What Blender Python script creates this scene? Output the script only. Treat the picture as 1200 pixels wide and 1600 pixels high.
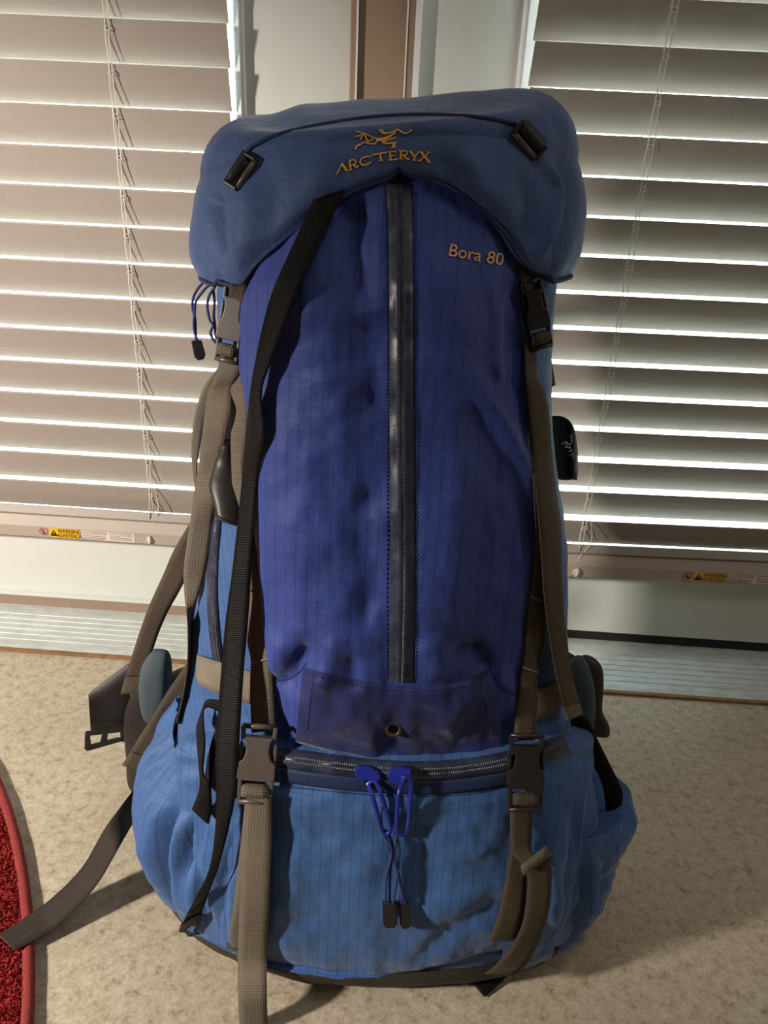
import bpy, bmesh, math, random
from mathutils import Vector, Matrix, noise
from mathutils.bvhtree import BVHTree

random.seed(7)
SC = bpy.context.scene
COL = SC.collection
for o in list(bpy.data.objects):
    bpy.data.objects.remove(o, do_unlink=True)

# ------------------------------------------------------------------ camera
CAM = Vector((0.0, -1.0048, 0.6895))
CR = Vector((0.997428, 0.05691431, 0.04356781))
CU = Vector((-0.06365822, 0.42407396, 0.90338746))
CW = Vector((-0.0329397, 0.9038374, -0.4266063))
FPX = 1200.0
cam_data = bpy.data.cameras.new('camera')
cam = bpy.data.objects.new('camera', cam_data)
COL.objects.link(cam)
m3 = Matrix((CR, CU, -CW)).transposed()
cam.matrix_world = Matrix.Translation(CAM) @ m3.to_4x4()
cam_data.sensor_fit = 'VERTICAL'
cam_data.sensor_height = 24.0
cam_data.lens = FPX / 1600.0 * 24.0
cam_data.clip_start = 0.02
SC.camera = cam

# ------------------------------------------------------------------ world, lights, exposure
world = bpy.data.worlds.new('overcast_sky')
SC.world = world
world.use_nodes = True
wb = world.node_tree.nodes['Background']
wb.inputs[0].default_value = (0.76, 0.90, 1.0, 1)
wb.inputs[1].default_value = 15.0

def light(name, kind, loc, energy, color, **kw):
    d = bpy.data.lights.new(name, kind)
    d.energy = energy
    d.color = color
    for k, v in kw.items():
        setattr(d, k, v)
    o = bpy.data.objects.new(name, d)
    o.location = loc
    COL.objects.link(o)
    return o

lamp = light('reading_lamp', 'SPOT', (-1.27, -1.17, 0.84), 132.0, (1.0, 0.91, 0.80), shadow_soft_size=0.055, spot_size=math.radians(76), spot_blend=0.65)
LAMP_AIM = Vector((0.466, 0.719, -0.515))
lamp.rotation_euler = LAMP_AIM.to_track_quat('-Z', 'Y').to_euler()
light('overhead_fill', 'POINT', (0.55, -0.8, 2.3), 6.0, (1.0, 0.93, 0.84), shadow_soft_size=0.12)  # added fill from above, no fixture; lifts the floor and threshold
light('right_fill', 'POINT', (1.55, -0.85, 1.15), 9.0, (1.0, 0.90, 0.80), shadow_soft_size=0.12)  # added unseen fill, brightens the blind and floor on the right

SC.view_settings.view_transform = 'Standard'
SC.view_settings.look = 'None'
SC.view_settings.exposure = 0.0
SC.view_settings.gamma = 1.0
SC.view_settings.use_curve_mapping = False
SC.cycles.max_bounces = 8
SC.cycles.transparent_max_bounces = 16

# ------------------------------------------------------------------ helpers
def srgb(r, g, b):
    def f(c):
        c /= 255.0
        return c / 12.92 if c <= 0.04045 else ((c + 0.055) / 1.055) ** 2.4
    return (f(r), f(g), f(b), 1.0)

def ray(x, y):
    return (CR * ((x - 600) / FPX) - CU * ((y - 800) / FPX) + CW)

def at_y(x, y, Y):
    d = ray(x, y)
    return CAM + d * ((Y - CAM.y) / d.y)

def at_z(x, y, Z):
    d = ray(x, y)
    return CAM + d * ((Z - CAM.z) / d.z)

SURF = []

def hit(x, y, surf=None):
    d = ray(x, y).normalized()
    best = None
    for b in (SURF if surf is None else surf):
        loc, n, i, t = b.ray_cast(CAM, d)
        if loc is not None and (best is None or t < best[2]):
            if n.dot(d) > 0:
                n = -n
            best = (loc, n, t)
    return best

def tag(o, label=None, cat=None, group=None, kind=None):
    if label: o['label'] = label
    if cat: o['category'] = cat
    if group: o['group'] = group
    if kind: o['kind'] = kind
    return o

def set_parent(o, parent):
    if parent is not None:
        o.parent = parent
        if parent.type == 'EMPTY':
            o.matrix_parent_inverse = Matrix.Translation(-parent.location)

def mesh_obj(name, verts, faces, mat, parent=None, uvs=None, smooth=True):
    me = bpy.data.meshes.new(name)
    me.from_pydata([tuple(v) for v in verts], [], faces)
    if uvs is not None:
        lay = me.uv_layers.new(name='UVMap')
        for l in me.loops:
            lay.data[l.index].uv = uvs[l.vertex_index]
    if smooth:
        me.polygons.foreach_set('use_smooth', [True] * len(me.polygons))
    me.materials.append(mat)
    me.update()
    o = bpy.data.objects.new(name, me)
    COL.objects.link(o)
    set_parent(o, parent)
    return o

def bm_obj(name, bm, mat, parent=None, smooth=False):
    bmesh.ops.recalc_face_normals(bm, faces=bm.faces[:])
    me = bpy.data.meshes.new(name)
    bm.to_mesh(me)
    bm.free()
    if smooth:
        me.polygons.foreach_set('use_smooth', [True] * len(me.polygons))
    me.materials.append(mat)
    o = bpy.data.objects.new(name, me)
    COL.objects.link(o)
    set_parent(o, parent)
    return o

def add_box(bm, x0, x1, y0, y1, z0, z1):
    vs = [bm.verts.new(p) for p in ((x0, y0, z0), (x1, y0, z0), (x1, y1, z0), (x0, y1, z0),
                                    (x0, y0, z1), (x1, y0, z1), (x1, y1, z1), (x0, y1, z1))]
    for f in ((0, 3, 2, 1), (4, 5, 6, 7), (0, 1, 5, 4), (1, 2, 6, 5), (2, 3, 7, 6), (3, 0, 4, 7)):
        bm.faces.new([vs[i] for i in f])

def box_obj(name, x0, x1, y0, y1, z0, z1, mat, parent=None, bevel=0.0):
    bm = bmesh.new()
    add_box(bm, x0, x1, y0, y1, z0, z1)
    if bevel:
        bmesh.ops.bevel(bm, geom=bm.edges[:], offset=bevel, segments=2, affect='EDGES', profile=0.7)
    return bm_obj(name, bm, mat, parent)

def empty(name, loc):
    o = bpy.data.objects.new(name, None)
    o.location = loc
    o.empty_display_size = 0.05
    COL.objects.link(o)
    return o

def catmull(pts, n):
    """resample a list of tuples/Vectors of any dimension to n samples (by index parameter)"""
    P = [tuple(p) for p in pts]
    k = len(P)
    out = []
    for i in range(n):
        s = i / (n - 1) * (k - 1)
        j = min(int(s), k - 2)
        t = s - j
        p0 = P[max(j - 1, 0)]; p1 = P[j]; p2 = P[j + 1]; p3 = P[min(j + 2, k - 1)]
        out.append(tuple(0.5 * (2 * b + (c - a) * t + (2 * a - 5 * b + 4 * c - d) * t * t + (3 * b - a - 3 * c + d) * t ** 3)
                         for a, b, c, d in zip(p0, p1, p2, p3)))
    return out

def lerp_table(tab, z):
    """tab: rows (key, v1, v2..); smooth interpolation"""
    if z <= tab[0][0]: return tab[0][1:]
    if z >= tab[-1][0]: return tab[-1][1:]
    for i in range(len(tab) - 1):
        if tab[i][0] <= z <= tab[i + 1][0]:
            t = (z - tab[i][0]) / (tab[i + 1][0] - tab[i][0])
            p0 = tab[max(i - 1, 0)]; p1 = tab[i]; p2 = tab[i + 1]; p3 = tab[min(i + 2, len(tab) - 1)]
            res = []
            h = p2[0] - p1[0]
            for c in range(1, len(p1)):
                m1 = (p2[c] - p0[c]) / max(p2[0] - p0[0], 1e-9) * h
                m2 = (p3[c] - p1[c]) / max(p3[0] - p1[0], 1e-9) * h
                res.append((2*t**3 - 3*t*t + 1) * p1[c] + (t**3 - 2*t*t + t) * m1 + (-2*t**3 + 3*t*t) * p2[c] + (t**3 - t*t) * m2)
            return tuple(res)

def seg_dist(px, py, poly):
    best = 1e9; bt = 0
    L = len(poly) - 1
    for i in range(L):
        ax, ay = poly[i]; bx, by = poly[i + 1]
        dx, dy = bx - ax, by - ay
        t = max(0, min(1, ((px - ax) * dx + (py - ay) * dy) / (dx * dx + dy * dy + 1e-9)))
        d = math.hypot(px - ax - t * dx, py - ay - t * dy)
        if d < best:
            best = d; bt = (i + t) / L
    return best, bt

def folds(px, py, flist):
    s = 0.0
    for poly, amp, w in flist:
        d, t = seg_dist(px, py, poly)
        if d < 3 * w:
            s += amp * math.exp(-(d / w) ** 2) * min(1, 4 * t + .15) * min(1, 4 * (1 - t) + .15)
    return s

def tube_obj(name, pts, r, mat, parent=None, n=8, sub=0, closed=False):
    if sub:
        pts = [Vector(p) for p in catmull(pts, sub)]
    pts = [Vector(p) for p in pts]
    V, F, UV = [], [], []
    prev = None
    L = 0
    m = len(pts)
    for i, p in enumerate(pts):
        if closed:
            t = pts[(i + 1) % m] - pts[i - 1]
        else:
            t = pts[min(i + 1, m - 1)] - pts[max(i - 1, 0)]
        t.normalize()
        if prev is None:
            a = Vector((0, 0, 1)) if abs(t.z) < .9 else Vector((1, 0, 0))
            nrm = t.cross(a).normalized()
        else:
            nrm = (prev - t * prev.dot(t)).normalized()
        prev = nrm
        b = t.cross(nrm)
        if i: L += (pts[i] - pts[i - 1]).length
        if isinstance(r, (list, tuple)):
            q = i / (m - 1) * (len(r) - 1); j = min(int(q), len(r) - 2); rr = r[j] + (r[j + 1] - r[j]) * (q - j)
        else:
            rr = r
        for k in range(n):
            a = 2 * math.pi * k / n
            V.append(p + (nrm * math.cos(a) + b * math.sin(a)) * rr)
            UV.append((k / n * .01, L))
    for i in range(m if closed else m - 1):
        i2 = (i + 1) % m
        for k in range(n):
            k2 = (k + 1) % n
            F.append((i * n + k, i * n + k2, i2 * n + k2, i2 * n + k))
    if not closed:
        F.append(tuple(range(n))[::-1])
        F.append(tuple((m - 1) * n + k for k in range(n)))
    return mesh_obj(name, V, F, mat, parent, UV)

# ------------------------------------------------------------------ materials
def new_mat(name):
    m = bpy.data.materials.new(name)
    m.use_nodes = True
    nt = m.node_tree
    return m, nt, nt.nodes['Principled BSDF']

def N(nt, typ, **kw):
    n = nt.nodes.new(typ)
    for k, v in kw.items():
        setattr(n, k, v)
    return n

def math_node(nt, op, a, b=None, c=None):
    n = N(nt, 'ShaderNodeMath', operation=op)
    for i, v in enumerate((a, b, c)):
        if v is None: continue
        if isinstance(v, (int, float)): n.inputs[i].default_value = v
        else: nt.links.new(v, n.inputs[i])
    return n.outputs[0]

def mix_col(nt, fac, a, b, blend='MIX'):
    n = N(nt, 'ShaderNodeMix', data_type='RGBA', blend_type=blend)
    for i, v in ((0, fac), (6, a), (7, b)):
        if isinstance(v, (int, float)): n.inputs[i].default_value = v
        elif isinstance(v, tuple): n.inputs[i].default_value = v
        else: nt.links.new(v, n.inputs[i])
    return n.outputs[2]

def noise_tex(nt, scale, detail=2.0, rough=.5, vec=None):
    n = N(nt, 'ShaderNodeTexNoise')
    n.inputs['Scale'].default_value = scale
    n.inputs['Detail'].default_value = detail
    n.inputs['Roughness'].default_value = rough
    if vec is not None: nt.links.new(vec, n.inputs['Vector'])
    return n.outputs['Fac']

def ramp(nt, fac, stops):
    n = N(nt, 'ShaderNodeValToRGB')
    cr = n.color_ramp
    while len(cr.elements) < len(stops): cr.elements.new(.5)
    for e, (p, c) in zip(cr.elements, stops):
        e.position = p; e.color = c
    nt.links.new(fac, n.inputs[0])
    return n.outputs[0]

def bump(nt, bsdf, height, strength, dist=.001):
    n = N(nt, 'ShaderNodeBump')
    n.inputs['Strength'].default_value = strength
    n.inputs['Distance'].default_value = dist
    nt.links.new(height, n.inputs['Height'])
    nt.links.new(n.outputs[0], bsdf.inputs['Normal'])

def plain(name, col, rough=.6, spec=.5, metal=0.0, grain=0.0, gscale=200):
    m, nt, b = new_mat(name)
    b.inputs['Roughness'].default_value = rough
    b.inputs['Specular IOR Level'].default_value = spec
    b.inputs['Metallic'].default_value = metal
    co = N(nt, 'ShaderNodeTexCoord').outputs['Object']
    f = noise_tex(nt, gscale, 3, .6, co)
    dark = tuple(c * (1 - grain) for c in col[:3]) + (1,)
    lite = tuple(min(1, c * (1 + grain)) for c in col[:3]) + (1,)
    nt.links.new(ramp(nt, f, [(.3, dark), (.7, lite)]), b.inputs['Base Color'])
    return m

def ripstop(name, col, line=.62, pitch=.0085, rough=.62, sheen=.25):
    m, nt, b = new_mat(name)
    uv = N(nt, 'ShaderNodeTexCoord').outputs['UV']
    sep = N(nt, 'ShaderNodeSeparateXYZ')
    nt.links.new(uv, sep.inputs[0])
    def lines(out, p, w):
        fr = math_node(nt, 'FRACT', math_node(nt, 'DIVIDE', out, p))
        d = math_node(nt, 'ABSOLUTE', math_node(nt, 'SUBTRACT', fr, .5))
        return math_node(nt, 'LESS_THAN', d, w)
    lu = lines(sep.outputs[0], pitch, .06)
    lv = lines(sep.outputs[1], pitch * 1.05, .045)
    # broken stitching along the reinforcement threads
    br = lines(sep.outputs[1], .0022, .30)
    lu = math_node(nt, 'MULTIPLY', lu, math_node(nt, 'MULTIPLY_ADD', br, .65, .35))
    lv = math_node(nt, 'MULTIPLY', lv, .4)
    l = math_node(nt, 'MAXIMUM', lu, lv)
    co = N(nt, 'ShaderNodeTexCoord').outputs['Object']
    wear = noise_tex(nt, 16, 4, .6, co)
    fine = noise_tex(nt, 900, 2, .6, co)
    base = ramp(nt, wear, [(.25, tuple(c * .86 for c in col[:3]) + (1,)), (.75, tuple(min(1, c * 1.13) for c in col[:3]) + (1,))])
    fcol = ramp(nt, fine, [(.3, (.86, .86, .86, 1)), (.7, (1.12, 1.12, 1.12, 1))])
    base = mix_col(nt, 1.0, base, fcol, 'MULTIPLY')
    dark = mix_col(nt, 1.0, base, (line, line, line * 1.05, 1), 'MULTIPLY')
    nt.links.new(mix_col(nt, l, base, dark), b.inputs['Base Color'])
    b.inputs['Roughness'].default_value = rough
    b.inputs['Specular IOR Level'].default_value = .35
    b.inputs['Sheen Weight'].default_value = sheen
    b.inputs['Sheen Roughness'].default_value = .4
    crease = noise_tex(nt, 70, 3, .6, co)
    h = math_node(nt, 'ADD', math_node(nt, 'MULTIPLY', fine, .15), math_node(nt, 'MULTIPLY', crease, 1.3))
    h = math_node(nt, 'ADD', h, math_node(nt, 'MULTIPLY', l, .12))
    bump(nt, b, h, .55, .0016)
    return m

def webbing(name, col, rough=.7):
    m, nt, b = new_mat(name)
    uv = N(nt, 'ShaderNodeTexCoord').outputs['UV']
    sep = N(nt, 'ShaderNodeSeparateXYZ')
    nt.links.new(uv, sep.inputs[0])
    su = math_node(nt, 'SINE', math_node(nt, 'MULTIPLY', sep.outputs[0], 2 * math.pi / .0024))
    ph = math_node(nt, 'MULTIPLY_ADD', su, 1.1, math_node(nt, 'MULTIPLY', sep.outputs[1], 2 * math.pi / .0018))
    sv = math_node(nt, 'SINE', ph)
    h = math_node(nt, 'MULTIPLY_ADD', sv, .5, .5)
    h2 = math_node(nt, 'MULTIPLY_ADD', su, .25, h)
    co = N(nt, 'ShaderNodeTexCoord').outputs['Object']
    wear = noise_tex(nt, 40, 3, .6, co)
    c1 = ramp(nt, h2, [(.05, tuple(c * .62 for c in col[:3]) + (1,)), (.8, tuple(min(1, c * 1.12) for c in col[:3]) + (1,))])
    c2 = ramp(nt, wear, [(.3, (.9, .9, .9, 1)), (.7, (1.08, 1.07, 1.05, 1))])
    nt.links.new(mix_col(nt, 1.0, c1, c2, 'MULTIPLY'), b.inputs['Base Color'])
    b.inputs['Roughness'].default_value = rough
    b.inputs['Specular IOR Level'].default_value = .2
    bump(nt, b, h2, .5, .0006)
    return m

def coil_zip(name, col):
    m, nt, b = new_mat(name)
    uv = N(nt, 'ShaderNodeTexCoord').outputs['UV']
    sep = N(nt, 'ShaderNodeSeparateXYZ')
    nt.links.new(uv, sep.inputs[0])
    au = math_node(nt, 'ABSOLUTE', sep.outputs[0])
    # teeth show as a fine herringbone through the coated tape
    ph = math_node(nt, 'MULTIPLY_ADD', sep.outputs[1], 2 * math.pi / .0019, math_node(nt, 'MULTIPLY', au, 900))
    teeth = math_node(nt, 'MULTIPLY_ADD', math_node(nt, 'SINE', ph), .5, .5)
    near = math_node(nt, 'LESS_THAN', math_node(nt, 'ABSOLUTE', math_node(nt, 'SUBTRACT', au, .0022)), .0016)
    slit = math_node(nt, 'LESS_THAN', au, .0004)
    t = math_node(nt, 'MULTIPLY', teeth, near)
    co = N(nt, 'ShaderNodeTexCoord').outputs['Object']
    wear = noise_tex(nt, 120, 4, .65, co)
    base = ramp(nt, wear, [(.35, tuple(c * .75 for c in col[:3]) + (1,)), (.8, tuple(min(1, c * 1.7) for c in col[:3]) + (1,))])
    base = mix_col(nt, slit, base, (.006, .006, .008, 1))
    nt.links.new(base, b.inputs['Base Color'])
    nt.links.new(math_node(nt, 'MULTIPLY_ADD', wear, .35, .2), b.inputs['Roughness'])
    b.inputs['Specular IOR Level'].default_value = .6
    h = math_node(nt, 'MULTIPLY_ADD', wear, .5, t)
    bump(nt, b, h, .7, .0009)
    return m

M = {}
M['blue'] = ripstop('blue_ripstop_nylon', srgb(62, 99, 153))
M['lid'] = ripstop('slate_blue_ripstop_nylon', srgb(68, 92, 140), line=.8)
M['royal'] = ripstop('royal_blue_ripstop_nylon', srgb(53, 72, 147))
M['navy'] = ripstop('worn_navy_nylon', srgb(40, 48, 104), line=.85)
M['web'] = webbing('taupe_webbing', srgb(112, 103, 90))
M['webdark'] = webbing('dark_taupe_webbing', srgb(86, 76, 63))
M['black'] = webbing('black_webbing', srgb(15, 14, 14), .6)
M['cream'] = webbing('pale_taupe_webbing', srgb(136, 128, 112))
M['zip'] = coil_zip('coated_zip_tape', srgb(52, 58, 76))
M['blackcloth'] = plain('black_pack_cloth', srgb(38, 34, 33), .55, .5, 0, .25, 300)
M['basecloth'] = plain('dark_brown_base_cloth', srgb(52, 45, 38), .7, .4, 0, .3, 300)
M['plastic'] = plain('dark_acetal_plastic', srgb(42, 38, 36), .36, .5, 0, .12, 500)
M['plasticgrey'] = plain('worn_grey_plastic', srgb(92, 84, 78), .34, .5, 0, .12, 400)
M['foam'] = plain('grey_teal_belt_foam', srgb(74, 86, 92), .85, .3, 0, .12, 250)
M['gold'] = plain('gold_embroidery_thread', srgb(244, 180, 78), .55, .4, 0, .2, 1500)
M['orange'] = plain('orange_embroidery_thread', srgb(246, 188, 124), .6, .4, 0, .2, 1500)
M['cord'] = plain('navy_cord', srgb(52, 66, 116), .7, .3, 0, .3, 1500)
M['pull'] = plain('royal_blue_enamel', srgb(36, 48, 150), .25, .6, 0, .05, 200)
M['brass'] = plain('tarnished_brass', srgb(84, 72, 54), .4, .5, .6, .15, 600)
M['hole'] = plain('dark_hollow', srgb(6, 6, 9), .9, .1)
M['whitethread'] = plain('white_thread', srgb(210, 210, 210), .7, .3)
M['piping'] = plain('dark_navy_piping', srgb(34, 48, 84), .6, .4, 0, .2, 600)

# floor: mottled beige sheet vinyl
def floor_mat():
    m, nt, b = new_mat('mottled_beige_sheet_vinyl')
    co = N(nt, 'ShaderNodeTexCoord').outputs['Object']
    a = noise_tex(nt, 85, 6, .78, co)
    c = noise_tex(nt, 260, 4, .65, co)
    d = noise_tex(nt, 7, 3, .5, co)
    c1 = ramp(nt, a, [(.30, srgb(140, 122, 96)), (.46, srgb(188, 176, 154)), (.64, srgb(208, 198, 180))])
    c2 = ramp(nt, c, [(.3, (.80, .78, .75, 1)), (.62, (1.04, 1.04, 1.04, 1))])
    c3 = ramp(nt, d, [(.3, (.93, .92, .9, 1)), (.7, (1.04, 1.04, 1.05, 1))])
    nt.links.new(mix_col(nt, 1.0, mix_col(nt, 1.0, c1, c2, 'MULTIPLY'), c3, 'MULTIPLY'), b.inputs['Base Color'])
    nt.links.new(math_node(nt, 'MULTIPLY_ADD', c, .25, .35), b.inputs['Roughness'])
    b.inputs['Specular IOR Level'].default_value = .4
    bump(nt, b, math_node(nt, 'ADD', a, c), .25, .001)
    return m

def glass_mat():
    m, nt, b = new_mat('clear_window_glass')
    nt.nodes.remove(b)
    out = nt.nodes['Material Output']
    t = N(nt, 'ShaderNodeBsdfTransparent')
    t.inputs[0].default_value = (.93, .97, .95, 1)
    g = N(nt, 'ShaderNodeBsdfGlossy')
    g.inputs['Roughness'].default_value = .02
    mx = N(nt, 'ShaderNodeMixShader')
    mx.inputs[0].default_value = .06
    nt.links.new(t.outputs[0], mx.inputs[1]); nt.links.new(g.outputs[0], mx.inputs[2])
    nt.links.new(mx.outputs[0], out.inputs[0])
    return m

def metal_sill():
    m, nt, b = new_mat('scuffed_mill_aluminium')
    co = N(nt, 'ShaderNodeTexCoord').outputs['Object']
    mp = N(nt, 'ShaderNodeMapping')
    mp.inputs['Scale'].default_value = (6, 120, 40)
    nt.links.new(co, mp.inputs[0])
    f = noise_tex(nt, 4, 5, .65, mp.outputs[0])
    f2 = noise_tex(nt, 45, 4, .6, co)
    c = ramp(nt, f, [(.3, srgb(186, 191, 188)), (.7, srgb(216, 221, 219))])
    c2 = ramp(nt, f2, [(.35, (.86, .86, .84, 1)), (.6, (1, 1, 1, 1))])
    nt.links.new(mix_col(nt, 1.0, c, c2, 'MULTIPLY'), b.inputs['Base Color'])
    b.inputs['Metallic'].default_value = .15
    nt.links.new(math_node(nt, 'MULTIPLY_ADD', f2, .3, .3), b.inputs['Roughness'])
    bump(nt, b, f, .15, .0005)
    return m

M['floor'] = floor_mat()
M['glass'] = glass_mat()
M['sill'] = metal_sill()
M['doorpaint'] = plain('white_door_paint', srgb(214, 218, 212), .45, .45, 0, .02, 30)
M['beadpaint'] = plain('white_vinyl_glazing_bead', srgb(238, 241, 242), .35, .5, 0, .01, 30)
M['shadepaint'] = plain('shaded_astragal_paint', srgb(160, 138, 116), .5, .4, 0, .03, 20)  # tan tone carries the shade lying on the astragal
M['taupe_sweep'] = plain('taupe_door_sweep', srgb(150, 130, 112), .6, .4, 0, .05, 60)
M['rubber'] = plain('black_rubber_sweep', srgb(34, 33, 34), .6, .4, 0, .1, 100)
M['wood_edge'] = plain('brown_wood_edging', srgb(140, 104, 70), .6, .4, 0, .25, 90)
M['slat'] = plain('beige_faux_wood_slat', srgb(159, 150, 141), .48, .4, 0, .02, 60)
M['rail'] = plain('beige_faux_wood_rail', srgb(176, 164, 152), .5, .4, 0, .02, 60)
M['string'] = plain('off_white_blind_cord', srgb(222, 220, 208), .6, .4, 0, .05, 800)
M['clear'] = plain('clear_cord_plug', srgb(214, 206, 194), .25, .6)
M['wallpaint'] = plain('warm_white_wall_paint', srgb(172, 162, 148), .8, .3, 0, .02, 40)
M['ceilpaint'] = plain('white_ceiling_paint', srgb(196, 192, 184), .85, .3, 0, .02, 40)
M['patio'] = plain('pale_concrete_patio', srgb(214, 214, 210), .85, .3, 0, .08, 12)
M['yellow'] = plain('yellow_sticker', srgb(240, 190, 40), .5, .4)
M['amber'] = plain('amber_sticker', srgb(226, 178, 84), .5, .4)
M['ink'] = plain('black_ink', srgb(28, 26, 24), .6, .3)
M['greyink'] = plain('grey_ink', srgb(150, 140, 132), .6, .3)
M['redink'] = plain('red_ink', srgb(196, 70, 70), .6, .3)
M['paper'] = plain('pale_sticker_paper', srgb(222, 208, 196), .6, .3)
M['rugred'] = plain('red_rug_pile', srgb(158, 48, 50), .9, .2, 0, .3, 120)
M['rugedge'] = plain('red_rug_binding', srgb(140, 58, 56), .85, .2, 0, .25, 400)

# ------------------------------------------------------------------ room shell
RX0, RX1, RY0, RY1, RZ = -2.3, 2.1, -3.4, 0.0, 2.45
DX0, DX1, DZ = -1.02, 0.90, 2.06      # double-door opening
tag(box_obj('floor', RX0, RX1, RY0, 0.16, -0.06, 0.0, M['floor']), 'mottled beige sheet vinyl floor under the backpack', kind='structure')
tag(box_obj('ceiling', RX0, RX1, RY0, 0.16, RZ, RZ + .08, M['ceilpaint']), kind='structure')
tag(box_obj('wall_left', RX0 - .1, RX0, RY0, 0.16, 0, RZ, M['wallpaint']), kind='structure')
tag(box_obj('wall_right', RX1, RX1 + .1, RY0, 0.16, 0, RZ, M['wallpaint']), kind='structure')
tag(box_obj('wall_rear', RX0, RX1, RY0 - .1, RY0, 0, RZ, M['wallpaint']), kind='structure')
bm = bmesh.new()
add_box(bm, RX0, DX0, 0.0, 0.14, 0, RZ)
add_box(bm, DX1, RX1, 0.0, 0.14, 0, RZ)
add_box(bm, DX0, DX1, 0.0, 0.14, DZ, RZ)
tag(bm_obj('wall_back', bm, M['wallpaint']), kind='structure')
tag(box_obj('ground', -9, 9, 0.16, 14, -0.12, -0.05, M['patio']), 'pale concrete patio outside the doors', kind='structure')

# ------------------------------------------------------------------ double doors
def door(name, x0, x1, lx0, lx1, label, w=.02):
    """leaf x0..x1 with a glazed lite lx0..lx1"""
    z0, z1, lz0, lz1 = 0.036, 2.045, 0.165, 1.93
    root = empty(name, (x0, 0, z0))
    tag(root, label, kind='structure')
    box_obj('stile', x0, lx0, 0.0, 0.044, z0, z1, M['doorpaint'], root, .002)
    box_obj('stile', lx1, x1, 0.0, 0.044, z0, z1, M['doorpaint'], root, .002)
    box_obj('bottom_rail', lx0, lx1, 0.0, 0.044, z0, lz0, M['doorpaint'], root)
    box_obj('top_rail', lx0, lx1, 0.0, 0.044, lz1, z1, M['doorpaint'], root)
    box_obj('glass_pane', lx0 - .004, lx1 + .004, 0.018, 0.024, lz0 - .004, lz1 + .004, M['glass'], root)
    bm = bmesh.new()
    add_box(bm, lx0 - w, lx0, -.011, 0.0, lz0 - w, lz1 + w)
    add_box(bm, lx1, lx1 + w, -.011, 0.0, lz0 - w, lz1 + w)
    add_box(bm, lx0, lx1, -.011, 0.0, lz0 - w, lz0)
    add_box(bm, lx0, lx1, -.011, 0.0, lz1, lz1 + w)
    for a, b in ((lx0 - w * .7, lx0 - w * .2), (lx1 + w * .2, lx1 + w * .7)):
        add_box(bm, a, b, -.015, -.011, lz0, lz1)
    bm_obj('glazing_bead', bm, M['beadpaint'], root)
    return root

dl = door('door_1', -0.99, -0.099, -0.86, -0.231, 'white glazed door leaf behind the blind with the yellow warning sticker', .011)
dr = door('door_2', -0.021, 0.87, 0.109, 0.74, 'white glazed door leaf behind the blind with the amber warning sticker')
box_obj('door_sweep', -0.985, -0.10, -0.006, 0.03, 0.012, 0.038, M['taupe_sweep'], dl, .002)
box_obj('sweep_bead', -0.985, -0.10, -0.009, -0.0005, 0.036, 0.0405, M['doorpaint'], dl, .001)
box_obj('door_sweep', -0.02, 0.865, 0.004, 0.03, 0.018, 0.0355, M['rubber'], dr, .002)

ast = empty('trim_1', (-.06, 0, 0))
tag(ast, 'astragal strip, shade put into its tan colour, between the two door leaves', kind='structure')
box_obj('astragal', -.0905, -.036, -.004, .05, .03, 2.045, M['shadepaint'], ast, .001)
box_obj('astragal_lip', -.099, -.0905, -.010, .046, .03, 2.045, M['shadepaint'], ast, .001)
box_obj('edge_bead', -.0925, -.0905, -.0115, -.0095, .03, 2.045, M['beadpaint'], ast)
box_obj('weather_strip', -.036, -.0275, -.012, .046, .03, 2.045, M['taupe_sweep'], ast, .001)
box_obj('edge_bead', -.0275, -.0205, -.016, .04, .03, 2.045, M['beadpaint'], ast, .001)
box_obj('edge_bead', -.0372, -.0355, -.0135, -.010, .03, 2.045, M['beadpaint'], ast)

# threshold: sloped, ribbed aluminium sill
th = empty('trim_2', (0, -.05, 0))
tag(th, 'ribbed aluminium door threshold along the floor', kind='structure')
prof = [(-.100, 0.0), (-.100, .004), (-.093, .0065)]
yy = -.093; zz = .0065
for k in range(6):
    prof += [(yy + .0085, zz + .0011), (yy + .0092, zz + .0003), (yy + .0104, zz + .0003), (yy + .0110, zz + .0015)]
    yy += .0110; zz += .0014
prof += [(-.012, .017), (-.008, .0175), (.05, .0175), (.05, 0)]
V, F = [], []
for x in (DX0, DX1):
    for (y, z) in prof: V.append((x, y, z))
n = len(prof)
for i in range(n):
    j = (i + 1) % n
    F.append((i, j, n + j, n + i))
F.append(tuple(range(n))); F.append(tuple(range(n, 2 * n))[::-1])
o = mesh_obj('sill_extrusion', V, F, M['sill'], th, smooth=False)
box_obj('wood_edging', DX0, DX1, -.106, -.0995, 0.0005, .0045, M['wood_edge'], th, .001)

# ------------------------------------------------------------------ blinds
def text_mesh(body, mat, name, parent, fn, align='LEFT', extrude=.0):
    cu = bpy.data.curves.new('lettering', 'FONT')
    cu.body = body
    cu.align_x = align
    cu.resolution_u = 4
    cu.extrude = extrude
    ob = bpy.data.objects.new('lettering_source', cu)
    COL.objects.link(ob)
    dg = bpy.context.evaluated_depsgraph_get()
    me = bpy.data.meshes.new_from_object(ob.evaluated_get(dg))
    bpy.data.objects.remove(ob, do_unlink=True)
    for v in me.vertices:
        v.co = fn(v.co)
    me.materials.clear()
    me.materials.append(mat)
    o = bpy.data.objects.new(name, me)
    COL.objects.link(o)
    set_parent(o, parent)
    return o

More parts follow.
